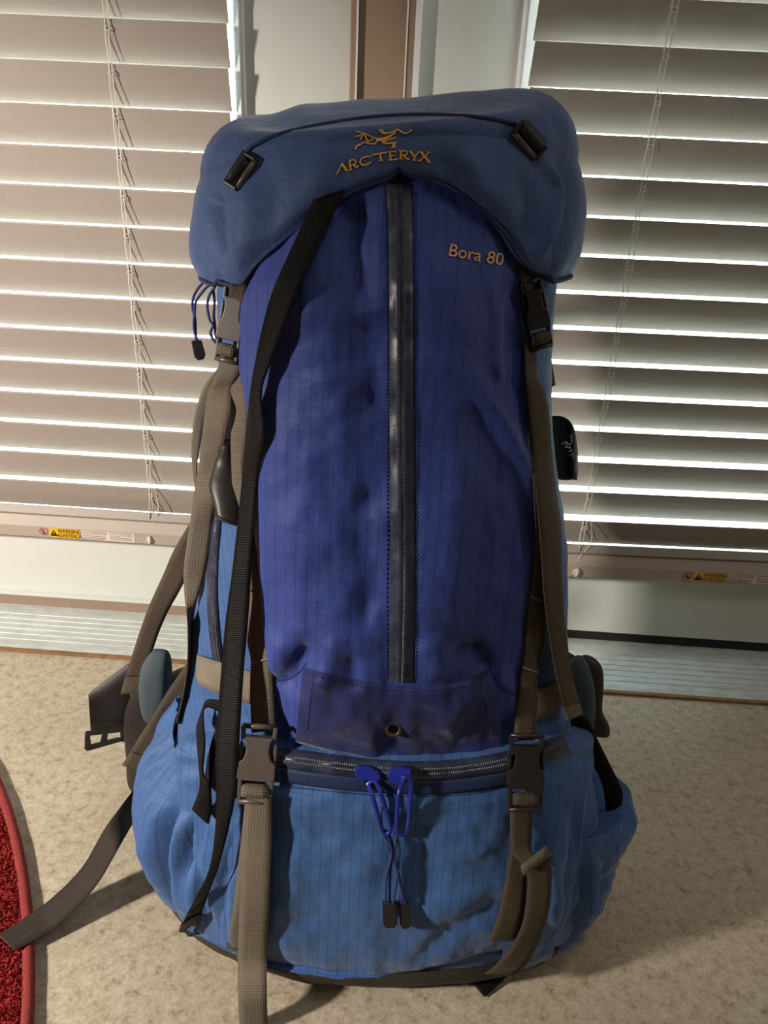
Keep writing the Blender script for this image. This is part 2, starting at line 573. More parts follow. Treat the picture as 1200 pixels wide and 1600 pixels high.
SLAT_T = .0026
YBL, YBR = -.025, -.035
def make_blind(YB, label, x0, x1, zlast, pitch, tilt, yaw, cord_x, n_slats, pivot_x, sticker, SLAT_W):
    root = empty('window_blind', (pivot_x, YB, zlast))
    tag(root, label, 'blind', 'blinds on the two door leaves')
    rot = Matrix.Translation((pivot_x, YB, 0)) @ Matrix.Rotation(yaw, 4, 'Z') @ Matrix.Translation((-pivot_x, -YB, 0))
    T = lambda x, y, z: rot @ Vector((x, y, z))
    # one slat mesh, shared
    c, s = math.cos(tilt), math.sin(tilt)
    prof = []
    hw, ht = SLAT_W / 2, SLAT_T / 2
    for a, b in ((-hw, -ht * .4), (-hw + .0015, -ht), (0, -ht * 1.35), (hw - .0015, -ht), (hw, -ht * .4), (hw, ht * .4), (hw - .0015, ht), (0, ht * .65), (-hw + .0015, ht), (-hw, ht * .4)):
        # a runs from the room edge (high) to the window edge (low)
        prof.append((a * c + b * s, -a * s + b * c))
    V = [(x, y, z) for x in (x0 - pivot_x, x1 - pivot_x) for (y, z) in prof]
    k = len(prof)
    F = [(i, (i + 1) % k, k + (i + 1) % k, k + i) for i in range(k)] + [tuple(range(k))[::-1], tuple(range(k, 2 * k))]
    me = None
    lo = hw * s            # half height of a tilted slat
    for i in range(n_slats):
        zc = zlast + lo + i * pitch
        if me is None:
            o = mesh_obj('slat', V, F, M['slat'], None, smooth=False)
            me = o.data
        else:
            o = bpy.data.objects.new('slat', me)
            COL.objects.link(o)
        o.parent = root
        o.rotation_euler = (random.uniform(-.012, .012), 0, yaw)
        o.location = (0, 0, zc - zlast)
    # bottom rail: bevelled bar below the last slat
    zr = zlast - .0415
    pr = [(-.018, 0), (-.020, .002), (-.020, .0185), (-.0135, .0330), (-.006, .0345), (.009, .0345), (.0125, .031), (.0125, .002), (.011, 0)]
    V = [T(x, YB + a, zr + b) for x in (x0, x1) for (a, b) in pr]
    k = len(pr)
    F = [(i, (i + 1) % k, k + (i + 1) % k, k + i) for i in range(k)] + [tuple(range(k))[::-1], tuple(range(k, 2 * k))]
    rail = mesh_obj('bottom_rail', V, F, M['rail'], root, smooth=False)
    # slat resting on the rail
    V = [T(x, YB + a, zr + .0345 + b) for x in (x0, x1) for (a, b) in ((-.0165, .003), (-.015, .0005), (.0105, .000), (.0105, .003), (-.008, .0115), (-.0105, .0125))]
    F = [(i, (i + 1) % 6, 6 + (i + 1) % 6, 6 + i) for i in range(6)] + [tuple(range(6))[::-1], tuple(range(6, 12))]
    mesh_obj('bottom_slat', V, F, M['slat'], root, smooth=False)
    V = []
    hr = [(-.028, 0), (-.028, .045), (.022, .045), (.022, 0)]
    V = [T(x, YB + a, 1.985 + b) for x in (x0, x1) for (a, b) in hr]
    F = [(0, 1, 5, 4), (1, 2, 6, 5), (2, 3, 7, 6), (3, 0, 4, 7), (3, 2, 1, 0), (4, 5, 6, 7)]
    mesh_obj('head_rail', V, F, M['rail'], root, smooth=False)
    # cords: room-side ladder string, window-side string seen in the gaps, lift cord with a knot on every slat
    yf = YB - hw * c - .0022
    yb = YB + hw * c + .002
    ztop = zlast + n_slats * pitch
    pts = []
    for i in range(n_slats + 1):
        zc = zlast + i * pitch
        pts.append(T(cord_x, yf + .001, zc + 2 * lo)); pts.append(T(cord_x - .0016, yf + .0012, zc + 2 * lo - pitch * .5))
    pts = sorted(pts, key=lambda p: p.z)
    pts = [T(cord_x - .001, YB - .0165, zr + .040)] + pts
    tube_obj('ladder_string', pts, .0007, M['string'], root, 6)
    tube_obj('ladder_string', [T(cord_x - .003, yb, zr + .03), T(cord_x - .003, yb, ztop)], .0008, M['string'], root, 6)
    zz = zr + .045
    q = []
    while zz < ztop:
        q.append(T(cord_x + .0042 + .0012 * math.sin(zz * 47), yf - .0012, zz)); zz += pitch / 2
    tube_obj('lift_cord', q, .00055, M['string'], root, 6)
    for i in range(n_slats):
        zc = zlast + i * pitch + 2 * lo - .0095
        a = [T(cord_x + .0022 + .0034 * math.cos(t), yf - .0016, zc + .0024 * math.sin(t)) for t in [2 * math.pi * j / 10 for j in range(10)]]
        tube_obj('cord_loop', a, .00045, M['string'], root, 5, closed=True)
        # slanting rung carrying the slat
        tube_obj('ladder_rung', [T(cord_x - .001, yf + .001, zc + .009), T(cord_x - .005, yf + .004 + (SLAT_W - .012) * c * .6, zc + .009 - (SLAT_W - .012) * s * .62 - .004)], .00045, M['string'], root, 5)
    # loose loop and plug at the rail
    a = [T(cord_x + .0035, yf - .002, zlast + .055), T(cord_x + .0125, yf - .005, zlast + .026), T(cord_x + .0105, yf - .0055, zlast + .006),
         T(cord_x + .001, yf - .005, zlast - .012), T(cord_x - .0015, YB - .0215, zlast - .030)]
    tube_obj('lift_cord', a, .0006, M['string'], root, 6, sub=20)
    pc = T(cord_x - .001, YB - .0205, zr + .0085)
    bm = bmesh.new()
    bmesh.ops.create_cone(bm, cap_ends=True, segments=16, radius1=.0062, radius2=.005, depth=.0022)
    bm.transform(Matrix.Translation(pc) @ Matrix.Rotation(math.pi / 2, 4, 'X'))
    bm_obj('cord_plug', bm, M['clear'], root)
    tube_obj('cord_knot', [pc + Vector((0, -.002, .007)), pc + Vector((.0008, -.0035, .001)), pc + Vector((-.001, -.002, -.006))], [.0012, .0022, .0012], M['string'], root, 8, sub=8)
    # warning sticker on the rail front
    sx, ymat, scale = sticker
    yr = YB - .0204
    zs0, zs1 = zr + .0022, zr + .0178
    def flat(name, u0, u1, v0, v1, mat, dy=0.0, par=rail):
        V = [T(sx + a * scale, yr - dy, zs0 + (zs1 - zs0) * b) for a, b in ((u0, v0), (u1, v0), (u1, v1), (u0, v1))]
        V += [v + Vector((0, .0003, 0)) for v in V]
        return mesh_obj(name, V, [(0, 1, 2, 3), (4, 7, 6, 5), (0, 4, 5, 1), (1, 5, 6, 2), (2, 6, 7, 3), (3, 7, 4, 0)], mat, par, smooth=False)
    flat('warning_sticker', .016, .060, .04, .98, ymat)
    flat('paper_sticker', .0605, .140, .02, .95, M['paper'])
    def put(x0_, z0_, size, nar):
        return lambda co: T(sx + scale * x0_ + co.x * size * nar, yr - .0004, zs0 + (zs1 - zs0) * z0_ + co.y * size)
    text_mesh('WARNING', M['ink'], 'lettering', rail, put(.0455, .53, .0098 * scale, .72), 'CENTER')
    text_mesh('ADVERTENCIA', M['ink'], 'lettering', rail, put(.0448, .08, .0088 * scale, .62), 'CENTER')
    V = [T(sx + a * scale, yr - .0004, zs0 + (zs1 - zs0) * b) for a, b in ((.0168, .18), (.0278, .18), (.0223, .82))]
    mesh_obj('warning_triangle', V, [(0, 1, 2)], M['ink'], rail, smooth=False)
    V = [T(sx + a * scale, yr - .0007, zs0 + (zs1 - zs0) * b) for a, b in ((.0219, .34), (.0227, .34), (.0229, .64), (.0217, .64))]
    mesh_obj('exclamation_mark', V, [(0, 1, 2, 3)], ymat, rail, smooth=False)
    for k, (u0, u1, v) in enumerate(((.063, .10, .84), (.063, .073, .62), (.075, .100, .66), (.063, .098, .42), (.063, .098, .24), (.063, .096, .10),
                                     (.104, .137, .84), (.120, .137, .66), (.104, .118, .58), (.104, .136, .40), (.104, .136, .22))):
        flat('text_line', u0, u1, v - .035, v + .035, M['greyink'], .0004)
    # round prohibition mark
    V, F = [], []
    for j in range(24):
        t = 2 * math.pi * j / 24
        for rr in (.0066, .0055):
            V.append(T(sx + scale * (.0075 + rr * math.cos(t)), yr, zs0 + .0088 + rr * .92 * scale * math.sin(t)))
    for j in range(24):
        F.append((2 * j, 2 * ((j + 1) % 24), 2 * ((j + 1) % 24) + 1, 2 * j + 1))
    n0 = len(V)
    for a, b in ((-.0045, .0035), (-.0038, .0043), (.0045, -.0035), (.0038, -.0043)):
        V.append(T(sx + scale * (.0075 + a), yr - .0003, zs0 + .0088 + b * scale))
    F.append((n0, n0 + 1, n0 + 2, n0 + 3))
    mesh_obj('prohibition_mark', V, F, M['redink'], rail, smooth=False)
    V = []
    F = []
    for (cx_, cz_, w_, h_) in ((.0068, .0115, .0016, .0016), (.0066, .0085, .0026, .003), (.0085, .0062, .005, .002)):
        n0 = len(V)
        for a, b in ((-1, -1), (1, -1), (.6, 1), (-.6, 1)):
            V.append(T(sx + scale * (cx_ + a * w_ * .5), yr - .0002, zs0 + (cz_ + b * h_ * .5) * scale))
        F.append((n0, n0 + 1, n0 + 2, n0 + 3))
    mesh_obj('child_pictogram', V, F, M['ink'], rail, smooth=False)
    flat('text_line', .002, .014, -.06, .02, M['greyink'], .0002)
    return root

pL = at_y(240, 802, YBL); pL2 = at_y(168 + .0906 * 28, 28, YBL)
pitchL = (pL2.z - pL.z) / 14
pR = at_y(1050 - .172 * 849, 849, YBR); pR2 = at_y(1050 - .172 * 73, 73, YBR)
pitchR = (pR2.z - pR.z) / 14
lx1 = at_y(353, 35, YBL - .008).x
rx0 = at_y(842.7, 0, YBR - .02).x
sL = at_y(62, 840, YBL - .02); sR = at_y(1067, 897, YBR - .02)
nL = int((1.975 - pL.z) / pitchL)
make_blind(YBL, 'beige slatted blind beside the red rug, with the bright yellow sticker', -.865, lx1, pL.z, pitchL, math.radians(75.0), 0.0, pL.x, nL, -.45, (sL.x, M['yellow'], 1.0), .0438)
make_blind(YBR, 'beige slatted blind letting in more daylight, with the dull amber sticker', rx0, .745, pR.z, pitchR, math.radians(68.0), math.radians(2.6), pR.x - .002, nL, .33, (sR.x, M['amber'], 1.0), .0441)

M['black2'] = webbing('brown_black_webbing', srgb(62, 54, 48), .65)
M['sleeve'] = plain('shiny_black_coated_cloth', srgb(44, 38, 34), .45, .5, 0, .25, 120)

# ------------------------------------------------------------------ red rug
RC, RR = Vector((-1.17, -.98, 0)), .955
rug = empty('rug', (RC.x, RC.y, 0))
tag(rug, 'round red shag rug with a thick bound edge on the floor', 'rug')
V, F = [(RC.x, RC.y, .005)], []
nseg = 120
for rr, z in ((RR * .5, .005), (RR - .02, .005), (RR - .012, .0045), (RR - .012, .0005)):
    for k in range(nseg):
        a = 2 * math.pi * k / nseg
        V.append((RC.x + rr * math.cos(a), RC.y + rr * math.sin(a), z))
for k in range(nseg):
    k2 = (k + 1) % nseg
    F.append((0, 1 + k, 1 + k2))
    for r_ in range(3):
        F.append((1 + r_ * nseg + k, 1 + (r_ + 1) * nseg + k, 1 + (r_ + 1) * nseg + k2, 1 + r_ * nseg + k2))
mesh_obj('backing', V, F, M['rugred'], rug, smooth=False)
tube_obj('binding', [RC + Vector(((RR - .009) * math.cos(2 * math.pi * k / 260), (RR - .009) * math.sin(2 * math.pi * k / 260), .0046 + .0004 * math.sin(k * 2.1))) for k in range(260)], .0056, M['rugedge'], rug, 10, closed=True)
V, F = [], []
rnd = random.Random(3)
cnt = 0
while cnt < 90000:
    a = rnd.uniform(-.35, 1.05); rr = RR - .014 - rnd.random() ** 1.3 * .33
    p = RC + Vector((rr * math.cos(a), rr * math.sin(a), .0045))
    if p.y < -.80 or p.x < -.78: 
        cnt += 1; continue
    h = rnd.uniform(.0022, .0045); t = rnd.uniform(0, 6.283); w = .0009
    lean = Vector((rnd.uniform(-.003, .003), rnd.uniform(-.003, .003), h))
    sd = Vector((math.cos(t), math.sin(t), 0)) * w
    i = len(V)
    V += [p - sd, p + sd, p + lean + sd * .7, p + lean - sd * .7]
    F.append((i, i + 1, i + 2, i + 3))
    cnt += 1
pile = mesh_obj('pile', V, F, M['rugred'], rug, smooth=False)
pile['kind'] = 'stuff'

# ------------------------------------------------------------------ backpack
PACK = empty('backpack', (-.01, -.45, 0))
tag(PACK, 'large blue hiking backpack with gold embroidered logo and hanging straps', 'backpack')

# key z, left x, right x, front y, side y, back y
SEC = [
    (0.000, -.188, .176, -.535, -.462, -.370),
    (0.012, -.203, .190, -.555, -.462, -.360),
    (0.040, -.212, .198, -.566, -.462, -.352),
    (0.090, -.214, .198, -.566, -.458, -.345),
    (0.150, -.213, .192, -.558, -.452, -.338),
    (0.200, -.204, .176, -.545, -.446, -.332),
    (0.240, -.194, .160, -.530, -.441, -.327),
    (0.310, -.184, .146, -.516, -.430, -.318),
    (0.400, -.170, .133, -.502, -.419, -.306),
    (0.460, -.161, .119, -.492, -.411, -.298),
    (0.520, -.158, .107, -.482, -.403, -.290),
    (0.590, -.160, .100, -.470, -.393, -.282),
    (0.660, -.158, .094, -.455, -.384, -.276),
    (0.700, -.150, .085, -.445, -.378, -.276),
]

def sec_pt(phi, z, out=0.0, nx=2.2):
    xl, xr, yf, ym, yb = lerp_table(SEC, z)
    cx = (xl + xr) / 2
    c, s = math.cos(phi), math.sin(phi)
    a = (xr - xl) / 2 + out
    b = (ym - yf if s > 0 else yb - ym) + out
    e = 2.0 / nx
    return Vector((cx + a * math.copysign(abs(c) ** e, c), ym - b * math.copysign(abs(s) ** e, s), z))

def loft(name, zs, mat, parent, out=0.0, disp=None, cap=True, nphi=160, reg=True, post=None):
    V, F, UV = [], [], []
    for j, z in enumerate(zs):
        L = 0; prev = None
        for k in range(nphi + 1):
            phi = 2 * math.pi * k / nphi - math.pi / 2
            p = sec_pt(phi, z, out)
            if prev is not None: L += (p - prev).length
            prev = p
            UV.append((L, z))
            if disp:
                c = sec_pt(phi, z, out + .01) - p
                p = p + c.normalized() * disp(phi, z, p)
            V.append(post(p) if post else p)
    n1 = nphi + 1
    for j in range(len(zs) - 1):
        for k in range(nphi):
            F.append((j * n1 + k, j * n1 + k + 1, (j + 1) * n1 + k + 1, (j + 1) * n1 + k))
    if cap:
        F.append(tuple(range(nphi))[::-1])
        F.append(tuple((len(zs) - 1) * n1 + k for k in range(nphi)))
    o = mesh_obj(name, V, F, mat, parent, UV)
    if reg:
        SURF.append(BVHTree.FromPolygons(V, F))
    return o

def nz(p, s, off=0.0):
    return noise.noise(Vector((p.x * s + off, p.y * s + off * 2.3, p.z * s - off)))

def zl(a, b, n):
    return [a + (b - a) * i / (n - 1) for i in range(n)]

def lid_shear(p):
    k = max(0.0, min(1.0, (p.z - .60) / .09))
    return Vector((p.x, p.y, p.z + k * (p.x + .03) * .105))

def d_upper(phi, z, p):
    return .004 * noise.noise(Vector((p.x * 22, p.y * 22, p.z * 9))) + .0015 * nz(p, 60, 4)
core_up = loft('main_compartment', zl(.205, .685, 88), M['blue'], PACK, disp=d_upper, post=lambda p: lid_shear(p))

def d_lower(phi, z, p):
    return .005 * noise.noise(Vector((p.x * 14, p.y * 14, p.z * 9 + 3))) + .002 * nz(p, 45, 9)
core_lo = loft('sleeping_bag_compartment', zl(.03, .222, 60), M['blue'], PACK, disp=d_lower)
def d_base(phi, z, p):
    return .002 * nz(p, 40, 2) - .008 * max(0.0, min(1.0, (p.x + .06) / .14))
base = loft('base_panel', [0.0, .003, .008, .016, .024, .032, .040], M['basecloth'], PACK, out=.013, disp=d_base)

CORE = list(SURF)

def smooth_normal(p):
    xl, xr, yf, ym, yb = lerp_table(SEC, p.z)
    cx = (xl + xr) / 2
    a = (xr - xl) / 2
    b = (ym - yf) if p.y < ym else (yb - ym)
    u, w = (p.x - cx) / a, (p.y - ym) / b
    n = Vector((math.copysign(abs(u) ** 1.2, u) / a, math.copysign(abs(w) ** 1.2, w) / b, .6))
    return n.normalized()

def poly_resample(poly, n):
    return catmull(poly, n)

def patch(name, A, B, na, nb, hfun, mat, parent, surf=None, rim=.004, reg=True, flip=False):
    """cloth panel laid over the body between the edges A and B, raised by hfun"""
    pa, pb = poly_resample(A, na), poly_resample(B, na)
    V, UV, F = [], [], []
    lastok = None
    for i in range(na):
        for j in range(nb):
            b = j / (nb - 1); a = i / (na - 1)
            x = pa[i][0] + (pb[i][0] - pa[i][0]) * b
            y = pa[i][1] + (pb[i][1] - pa[i][1]) * b
            h = hit(x, y, surf if surf is not None else CORE)
            if h is None:
                p = at_y(x, y, lastok.y if lastok else -.45); nrm = Vector((0, -1, 0))
            else:
                p, nrm = h[0], smooth_normal(h[0])
                lastok = p
            edge = min(i, na - 1 - i, j, nb - 1 - j)
            off = hfun(a, b, x, y)
            if edge == 0: off = -rim
            V.append(p + nrm * off)
    # metric uv
    for i in range(na):
        for j in range(nb):
            UV.append((V[i * nb + j].x * 1.02 if True else 0, V[i * nb + j].z * 1.02))
    for i in range(na - 1):
        for j in range(nb - 1):
            F.append((i * nb + j, i * nb + j + 1, (i + 1) * nb + j + 1, (i + 1) * nb + j))
    o = mesh_obj(name, V, F, mat, parent, UV)
    if reg: SURF.append(BVHTree.FromPolygons(V, F))
    return o

def gauss(x, c, w): return math.exp(-((x - c) / w) ** 2)
def ridged(x, y, z): return 1 - 2 * abs(noise.noise(Vector((x, y, z))))
def smooth01(x):
    x = max(0.0, min(1.0, x))
    return x * x * (3 - 2 * x)
# front pocket -------------------------------------------------------------
FP_L = [(520, 268), (456, 345), (405, 410), (378, 470), (374, 540), (384, 610), (394, 690), (397, 780), (399, 860), (406, 940), (416, 1010), (428, 1080), (442, 1140), (450, 1190)]
FP_R = [(725, 268), (785, 345), (812, 410), (826, 470), (832, 540), (838, 620), (842, 700), (843, 780), (840, 860), (832, 940), (822, 1010), (812, 1080), (800, 1140), (792, 1190)]
FP_F = [
    ([(556, 310), (560, 390), (575, 480)], -.0130, 30),
    ([(528, 330), (505, 420), (520, 520)], .0060, 34),
    ([(592, 470), (580, 560), (588, 650)], -.0090, 30),
    ([(590, 700), (572, 790), (588, 880), (570, 970)], -.0085, 26),
    ([(470, 620), (450, 760), (470, 900)], .0040, 45),
    ([(520, 560), (545, 640)], .0030, 26),
    ([(716, 560), (770, 650), (812, 740), (836, 830)], .0085, 14),
    ([(700, 600), (750, 690), (790, 790)], -.0035, 26),
    ([(768, 460), (764, 540), (768, 600)], .0060, 11),
    ([(800, 430), (788, 500), (800, 580)], -.0070, 24),
    ([(690, 380), (680, 480), (690, 600)], .0040, 40),
    ([(740, 820), (750, 920), (780, 1000)], -.0035, 40),
    ([(700, 700), (710, 850), (700, 960)], .0040, 40),
    ([(512, 972), (474, 1030), (446, 1070)], -.0125, 22),
    ([(452, 965), (440, 1020), (434, 1050)], .0050, 20),
    ([(545, 960), (520, 1000), (510, 1050)], .0060, 18),
    ([(560, 990), (556, 1050)], -.0050, 14),
    ([(690, 1000), (735, 1008), (762, 1050)], -.0120, 20),
    ([(772, 1030), (790, 1070), (800, 1120)], .0045, 12),
    ([(660, 970), (690, 1030)], .0035, 22),
]
def h_front(a, b, x, y):
    s = 2 * b - 1
    t = a
    s = s + .28 * (1 - s * s)
    bul = .030 * (max(0, 1 - abs(s) ** 2.3)) ** .72
    bul *= min(1, .22 + 4.0 * t) * (1 - .62 * smooth01((t - .76) / .20))
    bul -= .010 * smooth01((t - .88) / .12)
    groove = -.0045 * math.exp(-((x - 626) / 30.0) ** 2)
    w = .0020 * noise.noise(Vector((x / 38, y / 95, 1.7))) + .0022 * ridged(x / 70, y / 150, 3.7) - .001 + .0010 * noise.noise(Vector((x / 15, y / 30, 5.1)))
    return bul + groove + w + folds(x, y, FP_F)
front = patch('front_pocket', FP_L, FP_R, 170, 90, h_front, M['royal'], PACK)

# lower panel of the sleeping-bag compartment --------------------------------
LP_T = [(300, 1142), (350, 1142), (400, 1146), (450, 1150), (520, 1160), (600, 1167), (680, 1168), (750, 1162), (810, 1153), (860, 1142), (900, 1130)]
LP_B = [(300, 1452), (335, 1470), (378, 1490), (430, 1508), (510, 1524), (600, 1522), (680, 1506), (740, 1490), (800, 1482), (850, 1478), (893, 1470)]
LP_F = [
    ([(640, 1500), (700, 1440), (790, 1395)], -.0050, 15),
    ([(660, 1420), (740, 1370), (800, 1350)], .0040, 22),
    ([(600, 1270), (560, 1350), (520, 1450)], .0030, 40),
    ([(450, 1290), (440, 1400), (460, 1490)], .0040, 30),
    ([(640, 1240), (660, 1330), (650, 1430)], -.0035, 26),
    ([(840, 1290), (860, 1380), (850, 1450)], .0050, 16),
    ([(880, 1240), (885, 1330), (878, 1440)], -.0060, 12),
    ([(720, 1250), (735, 1330)], .0030, 24),
]
def h_low(a, b, x, y):
    bul = (.010 + .017 * (1 - b) ** 4) * (max(0, 1 - abs(2 * b - 1) ** 8)) ** .5
    w = .0026 * ridged(x / 75, y / 90, 8.7) - .001 + .0009 * noise.noise(Vector((x / 16, y / 20, 2.1)))
    # zip lies in a shallow channel
    zc = zip_y(x)
    ch = -.004 * math.exp(-((y - zc - 6) / 16.0) ** 2)
    return bul + w + ch + folds(x, y, LP_F)
ZP = [(400, 1172), (440, 1183), (520, 1194), (600, 1201), (680, 1202), (750, 1195), (810, 1183), (860, 1170), (900, 1156)]
def zip_y(x):
    for i in range(len(ZP) - 1):
        if ZP[i][0] <= x <= ZP[i + 1][0]:
            t = (x - ZP[i][0]) / (ZP[i + 1][0] - ZP[i][0])
            return ZP[i][1] + t * (ZP[i + 1][1] - ZP[i][1])
    return ZP[0][1] if x < ZP[0][0] else ZP[-1][1]
lowp = patch('lower_front_panel', LP_T, LP_B, 130, 90, h_low, M['blue'], PACK)

# side pockets --------------------------------------------------------------
def pocket(name, ph0, ph1, zbot, ztop, bulf, foldf, gather, nphi=170, nzs=80):
    V, F, UV = [], [], []
    for j in range(nzs):
        for k in range(nphi):
            f = k / (nphi - 1); phi = ph0 + (ph1 - ph0) * f
            zt = ztop(f)
            v = j / (nzs - 1)
            z = zbot + (zt - zbot) * v
            p = sec_pt(phi, z)
            q = sec_pt(phi, z, .01)
            d = (q - p).normalized()
            e = max(0.0, math.sin(math.pi * f)) ** .55
            off = .005 + bulf(f, v) * e + foldf(f, v) * min(1, e * 1.5)
            off += gather(f, v) * e
            off = max(off, .0018)
            if j == 0: off = -.004
            V.append(p + d * off)
            UV.append((f * .32, z))
    for k in range(nphi):           # inner lip closing the mouth
        f = k / (nphi - 1); phi = ph0 + (ph1 - ph0) * f
        V.append(sec_pt(phi, ztop(f) - .012, .0)); UV.append((f * .32, ztop(f)))
    for j in range(nzs):
        for k in range(nphi - 1):
            F.append((j * nphi + k, (j + 1) * nphi + k, (j + 1) * nphi + k + 1, j * nphi + k + 1))
    o = mesh_obj(name, V, F, M['blue'], PACK, UV)
    SURF.append(BVHTree.FromPolygons(V, F))
    return o

def fold_left(f, v):
    s = -.030 * gauss(f, .232 - .03 * (v - .4), .020) * gauss(v, .52, .30)
    s += .007 * gauss(f, .285, .04) * gauss(v, .5, .4)
    s += -.017 * gauss(f, .165 + .018 * math.sin(v * 5), .017) * gauss(v, .66, .22)
    s += .006 * gauss(f, .195, .02) * gauss(v, .6, .3)
    s += -.010 * gauss(f, .120 + .03 * v, .012) * gauss(v, .38, .25)
    s += -.009 * gauss(f, .085 + .02 * math.sin(v * 6), .011) * gauss(v, .6, .28)
    s += -.008 * gauss(f, .055 + .05 * (1 - v), .010) * gauss(v, .35, .22)
    s += .0026 * ridged(f * 11, v * 4, 3.3) - .0015 + .0014 * noise.noise(Vector((f * 40, v * 14, 1.1)))
    return s
def fold_right(f, v):
    f = f * 120 / 126
    s = -.018 * gauss(f, .775 - .03 * (v - .5), .018) * gauss(v, .42, .36)
    s += .006 * gauss(f, .735, .025) * gauss(v, .5, .4)
    s += -.012 * gauss(f, .845 + .03 * v, .015) * gauss(v, .55, .32)
    s += -.009 * gauss(f, .91, .013) * gauss(v, .45, .32)
    s += -.010 * gauss(f, .69, .020) * gauss(v, .4, .34)
    s += .0026 * ridged(f * 11, v * 4, 13.3) - .0015 + .0014 * noise.noise(Vector((f * 40, v * 14, 7.1)))
    return s
R_ = math.radians
def bul_left(f, v):
    m = math.sin(math.pi * min(1, .05 + v * .88)) ** .8
    return .026 * m * (1 - .5 * max(0, v - .8) / .2)
def bul_right(f, v):
    return .014 * math.sin(math.pi * min(1, .06 + v * .8)) + .022 * gauss(v, .92, .22) * gauss(f, .52, .18)
pkl = pocket('side_pocket', R_(112), R_(250), .030, lambda f: .200 + .012 * max(0, .35 - f) / .35 - .004 * math.sin(f * 9), bul_left, fold_left,
             lambda f, v: (.0034 * math.sin(f * 62 + 2 * math.sin(f * 33)) * (gauss(v, .97, .10) + 1.3 * gauss(v, .86, .08)) * min(1, max(0, (f - .13) / .06)) - .008 * gauss(v, 1.0, .07) * (f < .5)))
pkr = pocket('side_pocket', R_(-60), R_(60), .030, lambda f: .186 - .034 * math.sin(math.pi * f) ** .8, bul_right, fold_right,
             lambda f, v: .002 * math.sin(f * 70) * gauss(v, 1.0, .06))

# lid -----------------------------------------------------------------------
# rim height around the lid: arched up over the front pocket, low at the sides
ARCH = [(336, 440), (352, 447), (375, 446), (398, 412), (440, 374), (500, 326), (560, 295), (608, 282), (624, 270), (640, 281), (690, 299), (740, 330), (785, 372), (812, 410), (832, 428), (862, 437)]
LSEC_OUT = .013
rim_tab = []
lid_tmp_V, lid_tmp_F = [], []
zs_ = zl(.50, .72, 60); nphi = 180
for z in zs_:
    for k in range(nphi):
        lid_tmp_V.append(sec_pt(2 * math.pi * k / nphi, z, LSEC_OUT))
for j in range(len(zs_) - 1):
    for k in range(nphi):
        k2 = (k + 1) % nphi
        lid_tmp_F.append((j * nphi + k, j * nphi + k2, (j + 1) * nphi + k2, (j + 1) * nphi + k))
lid_bvh = BVHTree.FromPolygons(lid_tmp_V, lid_tmp_F)
def sec_phi(p):
    """invert sec_pt in plan"""
    xl, xr, yf, ym, yb = lerp_table(SEC, p.z)
    cx = (xl + xr) / 2
    a = (xr - xl) / 2 + LSEC_OUT
    b = (ym - yf if p.y < ym else yb - ym) + LSEC_OUT
    c = (p.x - cx) / a; s = (ym - p.y) / b
    e = 2.2 / 2
    return math.atan2(math.copysign(abs(s) ** e, s), math.copysign(abs(c) ** e, c))
for (x, y) in catmull(ARCH, 60):
    h = hit(x, y, [lid_bvh])
    if h: rim_tab.append((sec_phi(h[0]), h[0].z))
rim_tab.sort()
def rim_z(phi):
    while phi > math.pi * 1.5: phi -= 2 * math.pi
    while phi < -math.pi * .5: phi += 2 * math.pi
    if phi <= rim_tab[0][0]: return rim_tab[0][1] - .004
    if phi >= rim_tab[-1][0]: return rim_tab[-1][1] - .004
    for i in range(len(rim_tab) - 1):
        if rim_tab[i][0] <= phi <= rim_tab[i + 1][0]:
            t = (phi - rim_tab[i][0]) / max(1e-6, rim_tab[i + 1][0] - rim_tab[i][0])
            return rim_tab[i][1] + t * (rim_tab[i + 1][1] - rim_tab[i][1])
NPH = 300
ZSH = .696
def to_px(p):
    d = p - CAM
    k = d.dot(CW)
    return 600 + FPX * d.dot(CR) / k, 800 - FPX * d.dot(CU) / k
LID_F = [
    ([(836, 238), (864, 292), (852, 350), (832, 408)], .0060, 10),
    ([(872, 236), (874, 300), (866, 360), (852, 420)], -.0070, 11),
    ([(800, 260), (815, 330), (820, 400)], -.0040, 18),
    ([(384, 262), (398, 330), (386, 420)], .0045, 20),
    ([(340, 300), (352, 345), (352, 400)], -.0090, 13),
    ([(420, 250), (440, 310), (430, 370)], -.0030, 18),
    ([(540, 215), (510, 260), (500, 310)], .0030, 22),
    ([(720, 230), (740, 280), (770, 330)], .0035, 22),
    ([(690, 240), (715, 300)], -.0030, 16),
]
def shoulder(phi):
    """height of the wall top, and radius/height of the rounded edge above it"""
    q = sec_pt(phi, ZSH, LSEC_OUT)
    side = abs(math.cos(phi)) ** 3
    rise = .016 * smooth01((q.y + .462) / .10)
    rr, hh = .010 + .030 * side, .009 + .034 * side
    return ZSH + rise - .033 * side, rr, hh
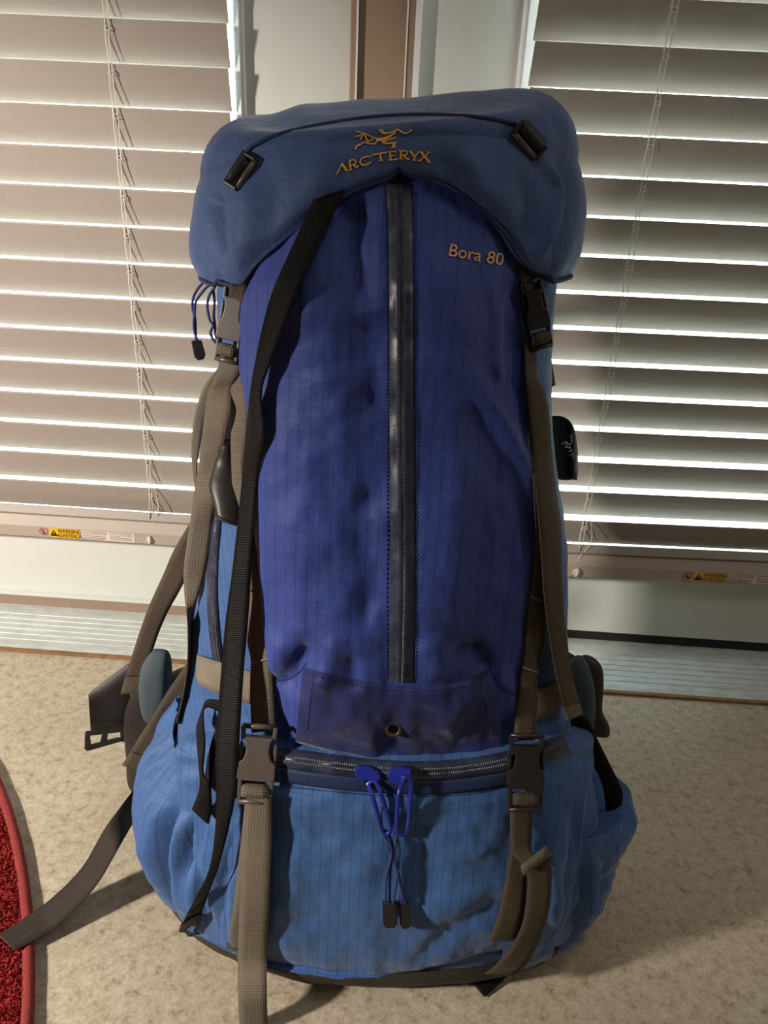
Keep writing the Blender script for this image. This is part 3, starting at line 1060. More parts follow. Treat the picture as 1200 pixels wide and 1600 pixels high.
def lid_pt(phi, v):
    """v 0..1 wall, 1..2 crown"""
    zb = rim_z(phi)
    zsh, rr, hh = shoulder(phi)
    vv = min(v, 1.0)
    z = zb + (zsh - zb) * vv
    p = sec_pt(phi, min(z, .70), LSEC_OUT)
    p.z = z
    c2 = sec_pt(phi, min(z, .70), LSEC_OUT + .01)
    d = Vector((c2.x - p.x, c2.y - p.y, 0)).normalized()
    off = .004 * math.sin(math.pi * min(1, vv * .9 + .05)) - .004 * gauss(vv, 0, .12)
    off += .0050 * noise.noise(Vector((p.x * 15, p.y * 15, p.z * 13 + 2))) + .0018 * noise.noise(Vector((p.x * 45, p.y * 45, p.z * 30)))
    q = lid_shear(p)
    x_, y_ = to_px(q)
    if math.sin(phi) > -.3: off += folds(x_, y_, LID_F)
    q = q + d * off
    if v <= 1: return q
    t = v - 1
    xl, xr, yf, ym, yb = lerp_table(SEC, .69)
    c = Vector(((xl + xr) / 2, -.345, q.z))
    dirn = c - q
    L = dirn.length
    dirn.normalize()
    if t < .3:
        a = t / .3 * math.pi / 2
        r = q + dirn * (rr * (1 - math.cos(a)))
        r.z += hh * math.sin(a)
        return r
    u = (t - .3) / .7
    edge = q + dirn * rr
    edge.z += hh
    top = Vector((c.x, c.y, ZSH + .034))
    r = edge.lerp(top, u)
    # crown swells quickly behind the front seam and stays level to the sides
    want = lid_shear(Vector((r.x, r.y, ZSH + .010 + .019 * smooth01((r.y + .452) / .10)))).z
    k = smooth01(u / .35)
    r.z = edge.z * (1 - k) + want * k + .002 * noise.noise(Vector((r.x * 22, r.y * 22, 4))) * k
    return r
V, F, UV = [], [], []
vs = zl(0, 1, 56) + [1 + x for x in zl(.03, .3, 8)] + [1 + x for x in zl(.34, 1.0, 20)]
n1 = NPH + 1
for v in vs:
    L = 0; prev = None
    for k in range(n1):
        phi = 2 * math.pi * k / NPH - math.pi / 2
        p = lid_pt(phi, v)
        if prev is not None: L += (p - prev).length
        prev = p
        V.append(p); UV.append((L if v <= 1 else p.x, p.z if v <= 1 else p.y))
for j in range(len(vs) - 1):
    for k in range(NPH):
        F.append((j * n1 + k, j * n1 + k + 1, (j + 1) * n1 + k + 1, (j + 1) * n1 + k))
# folded hem under the rim
b0 = len(V)
for k in range(n1):
    phi = 2 * math.pi * k / NPH - math.pi / 2
    p = sec_pt(phi, rim_z(phi) + .006, -.006)
    V.append(lid_shear(p)); UV.append((k * .004, p.z))
for k in range(NPH):
    F.append((k + 1, k, b0 + k, b0 + k + 1))
lid = mesh_obj('lid', V, F, M['lid'], PACK, UV)
SURF.append(BVHTree.FromPolygons(V, F))
ALL = SURF

# lid seam and rim piping
def draped_line(px, n, off):
    out = []
    for (x, y) in catmull(px, n):
        h = hit(x, y)
        if h: out.append(h[0] - ray(x, y).normalized() * off)
    return out
seam_px = [(384, 240), (400, 226), (450, 206), (550, 187), (640, 180), (740, 183), (800, 193), (836, 208), (852, 222)]
tube_obj('seam_piping', draped_line(seam_px, 60, .0004), .0016, M['piping'], lid, 8)
rim_pts = [lid_shear(sec_pt(R_(a), rim_z(R_(a)) + .001, LSEC_OUT - .001)) for a in range(8, 176, 2)]
tube_obj('rim_binding', rim_pts, .0015, M['piping'], lid, 8)

# ------------------------------------------------------------------ ribbons
def depth_pt(x, y, d):
    if d < 0:
        return at_y(x, y, d)
    h = hit(x, y)
    if h is None:
        return at_y(x, y, -.45)
    return h[0] - ray(x, y).normalized() * d

def ribbon3(name, Ls, Rs, mat, parent, thick=.0016, n=None, bow=0.0):
    n = n or (len(Ls) - 1) * 7 + 1
    Ls = [Vector(p) for p in catmull(Ls, n)]; Rs = [Vector(p) for p in catmull(Rs, n)]
    V, F, UV = [], [], []
    Lc = 0
    K = 5
    for i in range(n):
        a, b = max(i - 1, 0), min(i + 1, n - 1)
        c = (Ls[i] + Rs[i]) / 2
        t = (Ls[b] + Rs[b] - Ls[a] - Rs[a]) / 2
        s = Rs[i] - Ls[i]
        nr = s.cross(t)
        if nr.length < 1e-9: nr = Vector((0, -1, 0))
        nr.normalize()
        if nr.dot(c - CAM) > 0: nr = -nr
        if i: Lc += (c - (Ls[i - 1] + Rs[i - 1]) / 2).length
        w = s.length
        for side in (1, -1):
            for k in range(K):
                f = k / (K - 1)
                e = thick * .5 * (1 if 0 < k < K - 1 else .45)
                V.append(Ls[i] + s * f + nr * (side * e + bow * math.sin(math.pi * f)))
                UV.append(((f - .5) * w, Lc))
    M2 = 2 * K
    for i in range(n - 1):
        for k in range(K - 1):
            F.append((i * M2 + k, i * M2 + k + 1, (i + 1) * M2 + k + 1, (i + 1) * M2 + k))
            F.append((i * M2 + K + k + 1, i * M2 + K + k, (i + 1) * M2 + K + k, (i + 1) * M2 + K + k + 1))
        F.append((i * M2, (i + 1) * M2, (i + 1) * M2 + K, i * M2 + K))
        F.append((i * M2 + K - 1, i * M2 + M2 - 1, (i + 1) * M2 + M2 - 1, (i + 1) * M2 + K - 1))
    for i in (0, n - 1):
        F.append(tuple(i * M2 + k for k in range(K)) + tuple(i * M2 + K + k for k in range(K - 1, -1, -1)))
    return mesh_obj(name, V, F, mat, parent, UV)

def ribbon(name, rows, mat, parent=None, **kw):
    Ls, Rs = [], []
    for (lx, ly, rx, ry, d) in rows:
        dl, dr = d if isinstance(d, tuple) else (d, d)
        if not isinstance(d, tuple) and d >= 0:
            # keep the strap flat: one depth for both edges, from its centre line
            h = hit((lx + rx) / 2, (ly + ry) / 2)
            if h is not None:
                c = h[0] - ray((lx + rx) / 2, (ly + ry) / 2).normalized() * d
                k = (c - CAM).dot(CW)
                L_ = CAM + ray(lx, ly) * k; R2 = CAM + ray(rx, ry) * k
                # follow the slope of the surface a little
                for (P_, xx, yy_) in ((L_, lx, ly), (R2, rx, ry)):
                    hh = hit(xx, yy_)
                    if hh is not None:
                        kk = (hh[0] - ray(xx, yy_).normalized() * d - CAM).dot(CW)
                        kk = max(k - .012, min(k + .012, kk))
                        kk = k * .35 + kk * .65
                        P_ += ray(xx, yy_) * (kk - k)
                Ls.append(L_); Rs.append(R2)
                continue
        Ls.append(depth_pt(lx, ly, dl)); Rs.append(depth_pt(rx, ry, dr))
    return ribbon3(name, Ls, Rs, mat, parent or PACK, **kw)

# zips ------------------------------------------------------------------------
def zipper(name, px, w, parent, off=.0012):
    n = 90
    C_ = catmull(px, n)
    V, F, UV = [], [], []
    Lc = 0; prev = None
    prof_ = [(-1, -.001), (-.95, .0006), (-.5, .0008), (-.36, .0022), (-.14, .0028), (0, .0016), (.14, .0028), (.36, .0022), (.5, .0008), (.95, .0006), (1, -.001)]
    for i, (x, y) in enumerate(C_):
        a, b = C_[max(i - 1, 0)], C_[min(i + 1, n - 1)]
        tx, ty = b[0] - a[0], b[1] - a[1]
        l = math.hypot(tx, ty) or 1
        nx_, ny_ = ty / l, -tx / l
        c = hit(x, y)
        if prev is not None: Lc += (c[0] - prev).length
        prev = c[0]
        for (u, h) in prof_:
            xx, yy_ = x - nx_ * u * w / 2, y - ny_ * u * w / 2
            hh = hit(xx, yy_)
            dv = ray(xx, yy_).normalized()
            V.append(hh[0] - dv * (off + h)); UV.append((u * .011, Lc))
    k = len(prof_)
    for i in range(n - 1):
        for j in range(k - 1):
            F.append((i * k + j, i * k + j + 1, (i + 1) * k + j + 1, (i + 1) * k + j))
    o = mesh_obj(name, V, F, M['zip'], parent, UV)
    SURF.append(BVHTree.FromPolygons(V, F))
    return o
zip_front = zipper('zipper', [(622, 288), (625, 340), (626, 420), (627, 520), (627, 640), (628, 760), (629, 880), (628, 980), (626, 1066)], 38, front)

# bottom flap with grommet over the foot of the front pocket
FL_T = [(474, 1042), (500, 1049), (560, 1062), (620, 1071), (680, 1070), (725, 1062), (764, 1043)]
FL_B = [(462, 1156), (500, 1166), (560, 1178), (620, 1186), (680, 1187), (735, 1180), (786, 1168)]
def h_flap(a, b, x, y):
    return .0055 + .002 * math.sin(math.pi * a) * math.sin(math.pi * b) + .0016 * noise.noise(Vector((x / 40, y / 30, 3.9))) + folds(x, y, [([(520, 1140), (560, 1090)], .003, 18), ([(690, 1140), (730, 1080)], .004, 16), ([(650, 1150), (665, 1090)], -.003, 16)])
flap = patch('bottom_flap', FL_T, FL_B, 70, 30, h_flap, M['navy'], PACK, surf=[SURF[0], SURF[3]], rim=.0005)
zip_low = zipper('zipper', [(432, 1184), (480, 1190), (540, 1198), (600, 1204), (660, 1206), (720, 1203), (780, 1193), (840, 1177), (886, 1162)], 34, lowp)
# flap of tape below the zip
ribbon('zip_guard', [(434, 1199, 434, 1221, .003), (520, 1211, 520, 1233, .003), (610, 1219, 610, 1240, .003), (700, 1219, 700, 1240, .003), (790, 1207, 790, 1226, .003), (838, 1194, 838, 1206, .003)], M['piping'], lowp, thick=.0012)

def stitch_line(name, px, parent, mat, n=40, r=.0005):
    pts = draped_line(px, n * 2, .0006)
    V, F = [], []
    for i in range(0, len(pts) - 1, 2):
        a, b = pts[i], pts[i + 1]
        t = (b - a).normalized() if (b - a).length > 0 else Vector((1, 0, 0))
        u = t.cross(Vector((0, -1, .2))).normalized() * r
        w = t.cross(u).normalized() * r
        k = len(V)
        V += [a + u, a + w, a - u, a - w, b + u, b + w, b - u, b - w]
        for q in range(4):
            F.append((k + q, k + (q + 1) % 4, k + 4 + (q + 1) % 4, k + 4 + q))
    return mesh_obj(name, V, F, mat, parent)
stitch_line('stitching', [(480, 1054), (560, 1072), (620, 1080), (680, 1079), (730, 1071), (758, 1056)], flap, M['cord'], 50)
stitch_line('stitching', [(490, 1056), (484, 1100), (480, 1140)], flap, M['cord'], 22)
stitch_line('stitching', [(752, 1060), (760, 1105), (770, 1150)], flap, M['cord'], 22)
stitch_line('stitching', [(440, 1170), (520, 1182), (620, 1190), (720, 1186), (790, 1176)], lowp, M['cord'], 70)
stitch_line('stitching', [(440, 1228), (520, 1237), (620, 1244), (720, 1242), (790, 1230)], lowp, M['cord'], 70)
stitch_line('gusset_seam', [(430, 1064), (452, 1060), (468, 1050), (478, 1036)], front, M['cord'], 22, .0007)
stitch_line('gusset_seam', [(766, 1040), (778, 1066), (795, 1080), (812, 1086)], front, M['cord'], 22, .0007)
stitch_line('stitching', [(603, 300), (605, 500), (605, 760), (604, 1060)], front, M['cord'], 140)
stitch_line('stitching', [(649, 300), (650, 500), (651, 760), (650, 1060)], front, M['cord'], 140)

# grommet
def frame_at(x, y, off, ang=0.0, blend=.5):
    h = hit(x, y)
    dv = ray(x, y).normalized()
    p = h[0] - dv * off
    nrm = (h[1] * blend - dv * (1 - blend)).normalized()
    right = (CR - nrm * CR.dot(nrm)).normalized()
    up = nrm.cross(right).normalized()
    if up.dot(CU) < 0: up = -up
    c, s = math.cos(ang), math.sin(ang)
    r2 = right * c - up * s      # positive angle turns clockwise in the picture
    u2 = right * s + up * c
    k = (p - CAM).dot(CW) / FPX  # metres per pixel
    return p, r2, u2, nrm, k
p, r2, u2, nrm, k = frame_at(615, 1139, .0012)
pts = [p + r2 * (.0052 * math.cos(t)) + u2 * (.0052 * math.sin(t)) for t in [2 * math.pi * j / 24 for j in range(24)]]
tube_obj('grommet', pts, .0016, M['brass'], flap, 10, closed=True)
V = [p + nrm * .0004 + r2 * (.0046 * math.cos(t)) + u2 * (.0046 * math.sin(t)) for t in [2 * math.pi * j / 20 for j in range(20)]]
mesh_obj('grommet_hole', V + [v - nrm * .002 for v in V], [tuple(range(20)), tuple(range(20, 40))[::-1]] + [(i, (i + 1) % 20, 20 + (i + 1) % 20, 20 + i) for i in range(20)], M['hole'], flap, smooth=False)

# ------------------------------------------------------------------ buckles
def solid(name, fr, outline, t0, t1, mat, parent, bev=.0008, holes=None):
    """outline in pixels (x right, y up) about the frame origin, extruded from t0 to t1 (metres) along the normal"""
    p, r2, u2, nrm, k = fr
    bm = bmesh.new()
    vs = [bm.verts.new((x * k, y * k, t0)) for x, y in outline]
    f = bm.faces.new(vs)
    r = bmesh.ops.extrude_face_region(bm, geom=[f])
    vv = [e for e in r['geom'] if isinstance(e, bmesh.types.BMVert)]
    bmesh.ops.translate(bm, verts=vv, vec=(0, 0, t1 - t0))
    bmesh.ops.recalc_face_normals(bm, faces=bm.faces[:])
    if bev:
        bmesh.ops.bevel(bm, geom=bm.edges[:], offset=bev, segments=2, affect='EDGES', profile=.6, clamp_overlap=True)
    bmesh.ops.triangulate(bm, faces=[f for f in bm.faces if len(f.verts) > 4])
    mt = Matrix(((r2.x, u2.x, nrm.x, p.x), (r2.y, u2.y, nrm.y, p.y), (r2.z, u2.z, nrm.z, p.z), (0, 0, 0, 1)))
    bm.transform(mt)
    return bm_obj(name, bm, mat, parent)

def bar(name, fr, a, b, r, h, mat, parent):
    p, r2, u2, nrm, k = fr
    A = p + r2 * a[0] * k + u2 * a[1] * k + nrm * h
    B = p + r2 * b[0] * k + u2 * b[1] * k + nrm * h
    return tube_obj(name, [A, A.lerp(B, .5), B], r, mat, parent, 10)

def release_buckle(x, y, w, h, ang, off, mat, webmat, blend=.45):
    """w,h in pixels of the whole closed buckle; female shell above, ladder end below"""
    fr = frame_at(x, y, off, ang, blend)
    W, H = w / 2, h / 2
    shell = [(-W * .82, H), (-W * .88, H * .90), (-W * .80, H * .74), (-W * .66, H * .60), (-W * .62, H * .36), (-W * .72, H * .16), (-W * .98, H * .02), (-W * .98, -H * .32), (-W * .9, -H * .38),
             (W * .9, -H * .38), (W * .98, -H * .32), (W * .98, H * .02), (W * .72, H * .16), (W * .62, H * .36), (W * .66, H * .60), (W * .80, H * .74), (W * .88, H * .90), (W * .82, H)]
    top = [(a, b) for a, b in shell]
    body = solid('buckle', fr, [(-W * .80, H * .72), (-W * .64, H * .58), (-W * .60, H * .36), (-W * .70, H * .16), (-W * .98, H * .03), (-W * .98, -H * .34), (-W * .9, -H * .40),
                                 (W * .9, -H * .40), (W * .98, -H * .34), (W * .98, H * .03), (W * .70, H * .16), (W * .60, H * .36), (W * .64, H * .58), (W * .80, H * .72)], -.004, .0045, mat, PACK, .0011)
    # webbing slot: two cheeks and the top bar
    for s in (-1, 1):
        solid('slot_cheek', fr, [(s * W * .96, H * .98), (s * W * .74, H * .98), (s * W * .70, H * .66), (s * W * .90, H * .62)], -.003, .003, mat, body, .0007)
        # spring arms of the other half showing in the side windows
        solid('spring_arm', fr, [(s * W * .92, H * .60), (s * W * .99, H * .46), (s * W * .99, H * .14), (s * W * .88, H * .06), (s * W * .80, H * .20), (s * W * .80, H * .48)], -.0032, .0022, mat, body, .0008)
    bar('slot_bar', fr, (-W * .86, H * .97), (W * .86, H * .97), .0022, .0, mat, body)
    # ladder end
    for s in (-1, 1):
        solid('ladder_cheek', fr, [(s * W * .92, -H * .40), (s * W * .72, -H * .40), (s * W * .70, -H), (s * W * .90, -H)], -.003, .0035, mat, body, .0007)
    bar('ladder_bar', fr, (-W * .85, -H * .95), (W * .85, -H * .95), .0020, .0018, mat, body)
    solid('ladder_lip', fr, [(-W * .86, -H * .88), (W * .86, -H * .88), (W * .86, -H * 1.02), (-W * .86, -H * 1.02)], .0005, .0030, mat, body, .0007)
    # webbing wrapped over the ladder bar
    p, r2, u2, nrm, k = fr
    Ls, Rs = [], []
    for t in (0, .25, .5, .75, 1):
        a = math.pi * t
        yy_ = (-H * .52 - H * .16 * (1 - math.cos(a)))
        hh = .0008 + .0052 * math.sin(a)
        Ls.append(p + r2 * (-W * .70 * k) + u2 * (yy_ * k) + nrm * hh)
        Rs.append(p + r2 * (W * .70 * k) + u2 * (yy_ * k) + nrm * hh)
    ribbon3('wrapped_webbing', Ls, Rs, webmat, body, .0014, 17)
    return body

def ladder_loop(x, y, w, h, ang, off, mat, parent, blend=.6):
    fr = frame_at(x, y, off, ang, blend)
    W, H = w / 2, h / 2
    o = solid('ladder_lock', fr, [(-W, H), (W, H), (W, H * .45), (-W, H * .45)], -.002, .0035, mat, parent, .0009)
    solid('ladder_bar', fr, [(-W, -H * .55), (W, -H * .55), (W, -H), (-W, -H)], -.002, .0045, mat, o, .0009) if o.parent and o.parent.type == 'EMPTY' else None
    return fr, o
def lid_lock(x, y, w, h, ang, off):
    fr = frame_at(x, y, off, ang, .6)
    W, H = w / 2, h / 2
    o = solid('ladder_lock', fr, [(-W, H), (W, H), (W, -H), (W * .80, -H), (W * .80, H * .50), (-W * .80, H * .50), (-W * .80, -H), (-W, -H)], -.002, .004, M['plastic'], PACK, .0008)
    bar('ladder_bar', fr, (-W * .9, -H * .85), (W * .9, -H * .85), .0019, .0016, M['plasticgrey'], o)
    bar('ladder_bar', fr, (-W * .9, -H * .05), (W * .9, -H * .05), .0017, .0008, M['plastic'], o)
    p, r2, u2, nrm, k = fr
    Ls = [p + r2 * (-W * .76 * k) + u2 * (b * k) + nrm * hh for b, hh in ((H * 1.5, -.001), (H * .7, .0042), (H * .1, .0035), (-H * .3, -.0015))]
    Rs = [p + r2 * (W * .76 * k) + u2 * (b * k) + nrm * hh for b, hh in ((H * 1.5, -.001), (H * .7, .0042), (H * .1, .0035), (-H * .3, -.0015))]
    ribbon3('webbing_tab', Ls, Rs, M['blackcloth'], o, .0012, 15)
    return o
lid_lock(377, 269, 58, 26, R_(-54), .003)
lid_lock(826, 219, 60, 25, R_(42), .003)

# ------------------------------------------------------------------ straps
# long black strap hanging from under the lid
ribbon('black_strap', [(490, 312, 540, 296, .003), (450, 400, 500, 380, .007), (425, 458, 474, 436, .012), (410, 512, 450, 497, .014), (400, 560, 427, 558, .014), (391, 612, 409, 612, .014),
                       (386, 668, 413, 684, .014), (379, 745, 402, 745, .018), (371, 822, 396, 822, .022), (362, 900, 392, 900, .026), (352, 975, 387, 975, .03), (345, 1060, 380, 1055, .034),
                       (337, 1170, 373, 1172, .022), (338, 1240, 369, 1235, .020), (336, 1300, 358, 1292, .018), (326, 1360, 343, 1350, .016), (305, 1404, 330, 1386, .014), (288, 1437, 316, 1424, .010), (275, 1470, 305, 1456, .008)], M['black'])
ribbon('strap_end_fold', [(283, 1444, 317, 1427, .014), (274, 1471, 306, 1458, .014)], M['black'])

# webbing from the lid corner to its buckle, upper left
ribbon('lid_tab', [(362, 446, 386, 440, .004), (352, 480, 384, 470, .008)], M['webdark'])
bL = release_buckle(363, 508, 43, 116, R_(12), .012, M['plasticgrey'], M['web'])
# loose tail in front, twisting edge-on low down
ribbon('webbing_strap', [(346, 560, 382, 548, .010), (336, 588, 374, 584, .016), (325, 613, 363, 611, .020), (320, 645, 360, 641, .020), (315, 690, 351, 690, .020), (310, 732, 343, 732, .020), (303, 775, 338, 775, .020),
                         (297, 815, 334, 815, -.452), (292, 850, 329, 850, -.455), (287, 890, 323, 888, -.458), (289, 938, 308, 938, -.460), (293, 975, 301, 976, (-.470, -.452)),
                         (293, 1030, 298, 1030, (-.475, -.452)), (287, 1080, 293, 1082, (-.478, -.455)), (275, 1130, 282, 1132, (-.480, -.458))], M['web'])
# loop behind it
ribbon('webbing_strap', [(340, 575, 352, 580, -.400), (318, 606, 340, 606, -.396), (304, 650, 322, 648, -.394), (299, 695, 314, 690, -.394), (301, 735, 308, 728, -.396), (305, 765, 310, 762, -.400)], M['web'])
# strap running down to the lower buckle, passing behind the black strap
ribbon('compression_strap', [(352, 566, 384, 556, .006), (358, 612, 388, 612, .008), (362, 655, 388, 655, .008), (361, 690, 385, 690, .008), (362, 735, 380, 735, .006), (366, 800, 388, 800, .006), (376, 850, 398, 845, .006), (386, 900, 403, 900, .006), (390, 940, 411, 940, .006),
                             (387, 1000, 420, 1000, .008), (392, 1030, 425, 1028, .010), (391, 1075, 427, 1072, .012), (393, 1145, 431, 1140, .014)], M['web'])
bLL = release_buckle(402, 1194, 60, 122, R_(4), .012, M['plasticgrey'], M['web'])
ribbon('webbing_strap', [(384, 1244, 424, 1248, .008), (378, 1300, 424, 1300, .010), (370, 1370, 412, 1370, .008), (364, 1420, 402, 1420, .006), (359, 1452, 385, 1454, .005), (361, 1480, 378, 1482, .003)], M['web'])
ribbon('webbing_strap', [(386, 1240, 424, 1244, .016), (380, 1300, 425, 1300, .018), (377, 1370, 422, 1370, .018), (374, 1430, 420, 1430, .020), (372, 1500, 417, 1500, .022), (372, 1560, 417, 1560, -.598), (375, 1610, 419, 1610, -.602), (378, 1670, 422, 1670, -.600)], M['web'])
fr = frame_at(362, 1484, .004, R_(8), .4)
o = solid('strap_anchor', fr, [(-10, 8), (11, 8), (11, 1), (-10, 1)], -.002, .003, M['plasticgrey'], PACK, .0006)
ribbon('anchor_webbing', [(354, 1488, 374, 1490, .005), (356, 1500, 374, 1503, .005), (357, 1511, 372, 1513, .003)], M['web'], o)

# right-hand side: lid tab, buckle, tail and compression strap
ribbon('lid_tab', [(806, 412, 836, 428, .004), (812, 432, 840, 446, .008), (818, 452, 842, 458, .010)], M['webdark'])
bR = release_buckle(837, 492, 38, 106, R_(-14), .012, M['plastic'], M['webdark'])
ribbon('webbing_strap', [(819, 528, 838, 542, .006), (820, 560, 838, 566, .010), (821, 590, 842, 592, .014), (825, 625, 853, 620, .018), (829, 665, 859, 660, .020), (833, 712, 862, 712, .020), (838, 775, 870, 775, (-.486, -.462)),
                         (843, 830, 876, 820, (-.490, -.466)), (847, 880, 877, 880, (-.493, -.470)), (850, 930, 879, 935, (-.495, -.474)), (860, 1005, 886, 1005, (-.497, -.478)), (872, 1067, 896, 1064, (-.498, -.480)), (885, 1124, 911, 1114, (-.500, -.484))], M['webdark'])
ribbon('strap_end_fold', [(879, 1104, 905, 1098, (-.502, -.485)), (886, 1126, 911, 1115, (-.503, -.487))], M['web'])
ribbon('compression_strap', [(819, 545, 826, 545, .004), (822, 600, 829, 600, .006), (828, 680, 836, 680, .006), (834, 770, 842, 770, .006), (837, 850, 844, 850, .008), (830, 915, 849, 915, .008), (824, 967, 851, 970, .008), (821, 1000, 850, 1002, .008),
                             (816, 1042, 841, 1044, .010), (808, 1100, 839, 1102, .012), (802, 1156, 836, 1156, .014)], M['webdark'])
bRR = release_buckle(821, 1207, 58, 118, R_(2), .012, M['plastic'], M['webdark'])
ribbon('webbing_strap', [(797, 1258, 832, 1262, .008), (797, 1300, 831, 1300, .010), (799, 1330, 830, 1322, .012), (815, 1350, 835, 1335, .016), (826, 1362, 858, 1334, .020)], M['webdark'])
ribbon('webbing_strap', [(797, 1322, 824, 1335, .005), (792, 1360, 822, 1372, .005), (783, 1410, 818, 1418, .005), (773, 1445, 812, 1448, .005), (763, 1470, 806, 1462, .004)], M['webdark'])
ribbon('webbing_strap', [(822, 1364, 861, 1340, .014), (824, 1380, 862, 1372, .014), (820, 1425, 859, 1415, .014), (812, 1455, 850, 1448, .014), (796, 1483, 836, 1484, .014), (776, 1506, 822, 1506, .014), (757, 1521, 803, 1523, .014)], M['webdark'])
ribbon('strap_end_fold', [(813, 1352, 854, 1320, .024), (815, 1362, 858, 1328, .026), (817, 1368, 861, 1336, .024)], M['web'])
# dark strap end tucked under the base
A = [at_z(742, 1520, .006), at_z(731, 1528, .003), at_z(757, 1558, .002)]
ribbon3('black_strap', [at_z(768, 1502, .012), at_z(750, 1512, .008), at_z(732, 1528, .003)], [at_z(806, 1508, .010), at_z(790, 1528, .006), at_z(757, 1558, .0025)], M['black'], PACK)

# stitched bars across the compression straps
for (x0, y0, x1, y1, d) in ((388, 922, 408, 914, .0075), (392, 1034, 424, 1026, .0118), (829, 930, 849, 938, .0098), (817, 1041, 841, 1049, .0118)):
    ribbon('bar_tack', [(x0, y0, x1, y1, d), (x0, y0 + 3.5, x1, y1 + 3.5, d)], M['cream'], thick=.0012)

# horizontal straps across the body sides
ribbon('side_strap', [(296, 1020, 296, 1062, -.430), (312, 1024, 312, 1070, .004), (348, 1036, 346, 1086, .006), (395, 1050, 392, 1100, .004)], M['cream'])
ribbon('side_strap', [(836, 1078, 838, 1124, .004), (856, 1072, 858, 1116, .004), (880, 1056, 882, 1100, .004), (892, 1050, 892, 1092, -.42)], M['cream'])
# side zip on the left flank
zipper('zipper', [(338, 806), (333, 860), (331, 920), (334, 980), (341, 1036)], 17, core_up)

# grey load-lifter straps trailing from behind, left
ribbon('load_strap', [(296, 818, 302, 880, -.36), (272, 859, 290, 905, -.36), (255, 898, 277, 930, -.355), (232, 949, 262, 957, -.35), (215, 997, 246, 995, -.345), (197, 1054, 228, 1052, -.34), (190, 1078, 222, 1070, -.34)], M['webdark'])
ribbon('strap_end_fold', [(196, 1056, 228, 1054, -.347), (188, 1084, 221, 1084, -.348)], M['webdark'])
ribbon('load_strap', [(300, 1022, 300, 1098, -.42), (289, 1040, 284, 1112, -.42), (262, 1080, 268, 1138, -.42), (228, 1135, 250, 1165, -.425), (192, 1193, 222, 1204, -.43)], M['webdark'])
ribbon('strap_end_fold', [(205, 1174, 234, 1184, -.436), (191, 1195, 221, 1205, -.437)], M['webdark'])
# long belt strap trailing onto the rug
Ls = [at_y(214, 1222, -.40), at_y(207, 1236, -.41), at_z(167, 1290, .075), at_z(128, 1356, .036), at_z(78, 1406, .016), at_z(30, 1440, .0125), at_z(-4, 1461, .0125)]
Rs = [at_y(232, 1240, -.40), at_y(219, 1266, -.41), at_z(187, 1322, .075), at_z(145, 1391, .036), at_z(86, 1448, .016), at_z(52, 1470, .0125), at_z(23, 1485, .0125)]
ribbon3('belt_strap', Ls, Rs, M['black2'], PACK)

# ------------------------------------------------------------------ hip belt, shoulder strap bits behind the pack
def puff(name, outline, Y, thick, mat, parent, tilt=0.0, n=60, rings=8, bias=0.0):
    """padded piece: outline in the picture at depth Y (metres), rounded on both faces; tilt = extra depth per pixel to the right"""
    P = catmull(outline + [outline[0]], n + 1)[:n]
    cx = sum(p[0] for p in P) / n; cy = sum(p[1] for p in P) / n
    V, F = [], []
    def ring(s, off):
        for (x, y) in P:
            xx, yy_ = cx + (x - cx) * s, cy + (y - cy) * s
            q = at_y(xx, yy_, Y + tilt * (xx - cx))
            V.append(q + Vector((0, off, 0)))
    prof_ = [(math.sin(a), math.cos(a)) for a in [math.pi * (i + 1) / (2 * rings) for i in range(2 * rings - 1)]]
    for s, c in prof_:
        ring(max(.02, s) ** .6, -thick * .5 * c)
    m = len(prof_)
    for j in range(m - 1):
        for k in range(n):
            k2 = (k + 1) % n
            F.append((j * n + k, j * n + k2, (j + 1) * n + k2, (j + 1) * n + k))
    F.append(tuple(range(n))[::-1]); F.append(tuple((m - 1) * n + k for k in range(n)))
    return mesh_obj(name, V, F, mat, parent)

belt = puff('hip_belt_shell', [(205, 1085), (225, 1060), (262, 1080), (290, 1110), (300, 1190), (262, 1236), (206, 1236), (197, 1180), (194, 1120)], -.350, .020, M['blackcloth'], PACK)
puff('hip_belt_pad', [(240, 1015), (262, 1020), (268, 1050), (264, 1095), (246, 1128), (226, 1122), (218, 1080), (222, 1040)], -.362, .026, M['foam'], PACK)
belt2 = puff('hip_belt_shell', [(895, 1030), (918, 1024), (938, 1038), (943, 1062), (941, 1110), (952, 1135), (950, 1150), (930, 1150), (900, 1140), (885, 1100)], -.345, .020, M['blackcloth'], PACK)
puff('hip_belt_pad', [(888, 1035), (905, 1025), (918, 1036), (928, 1070), (930, 1110), (922, 1150), (900, 1150), (884, 1120), (880, 1070)], -.362, .026, M['foam'], PACK)
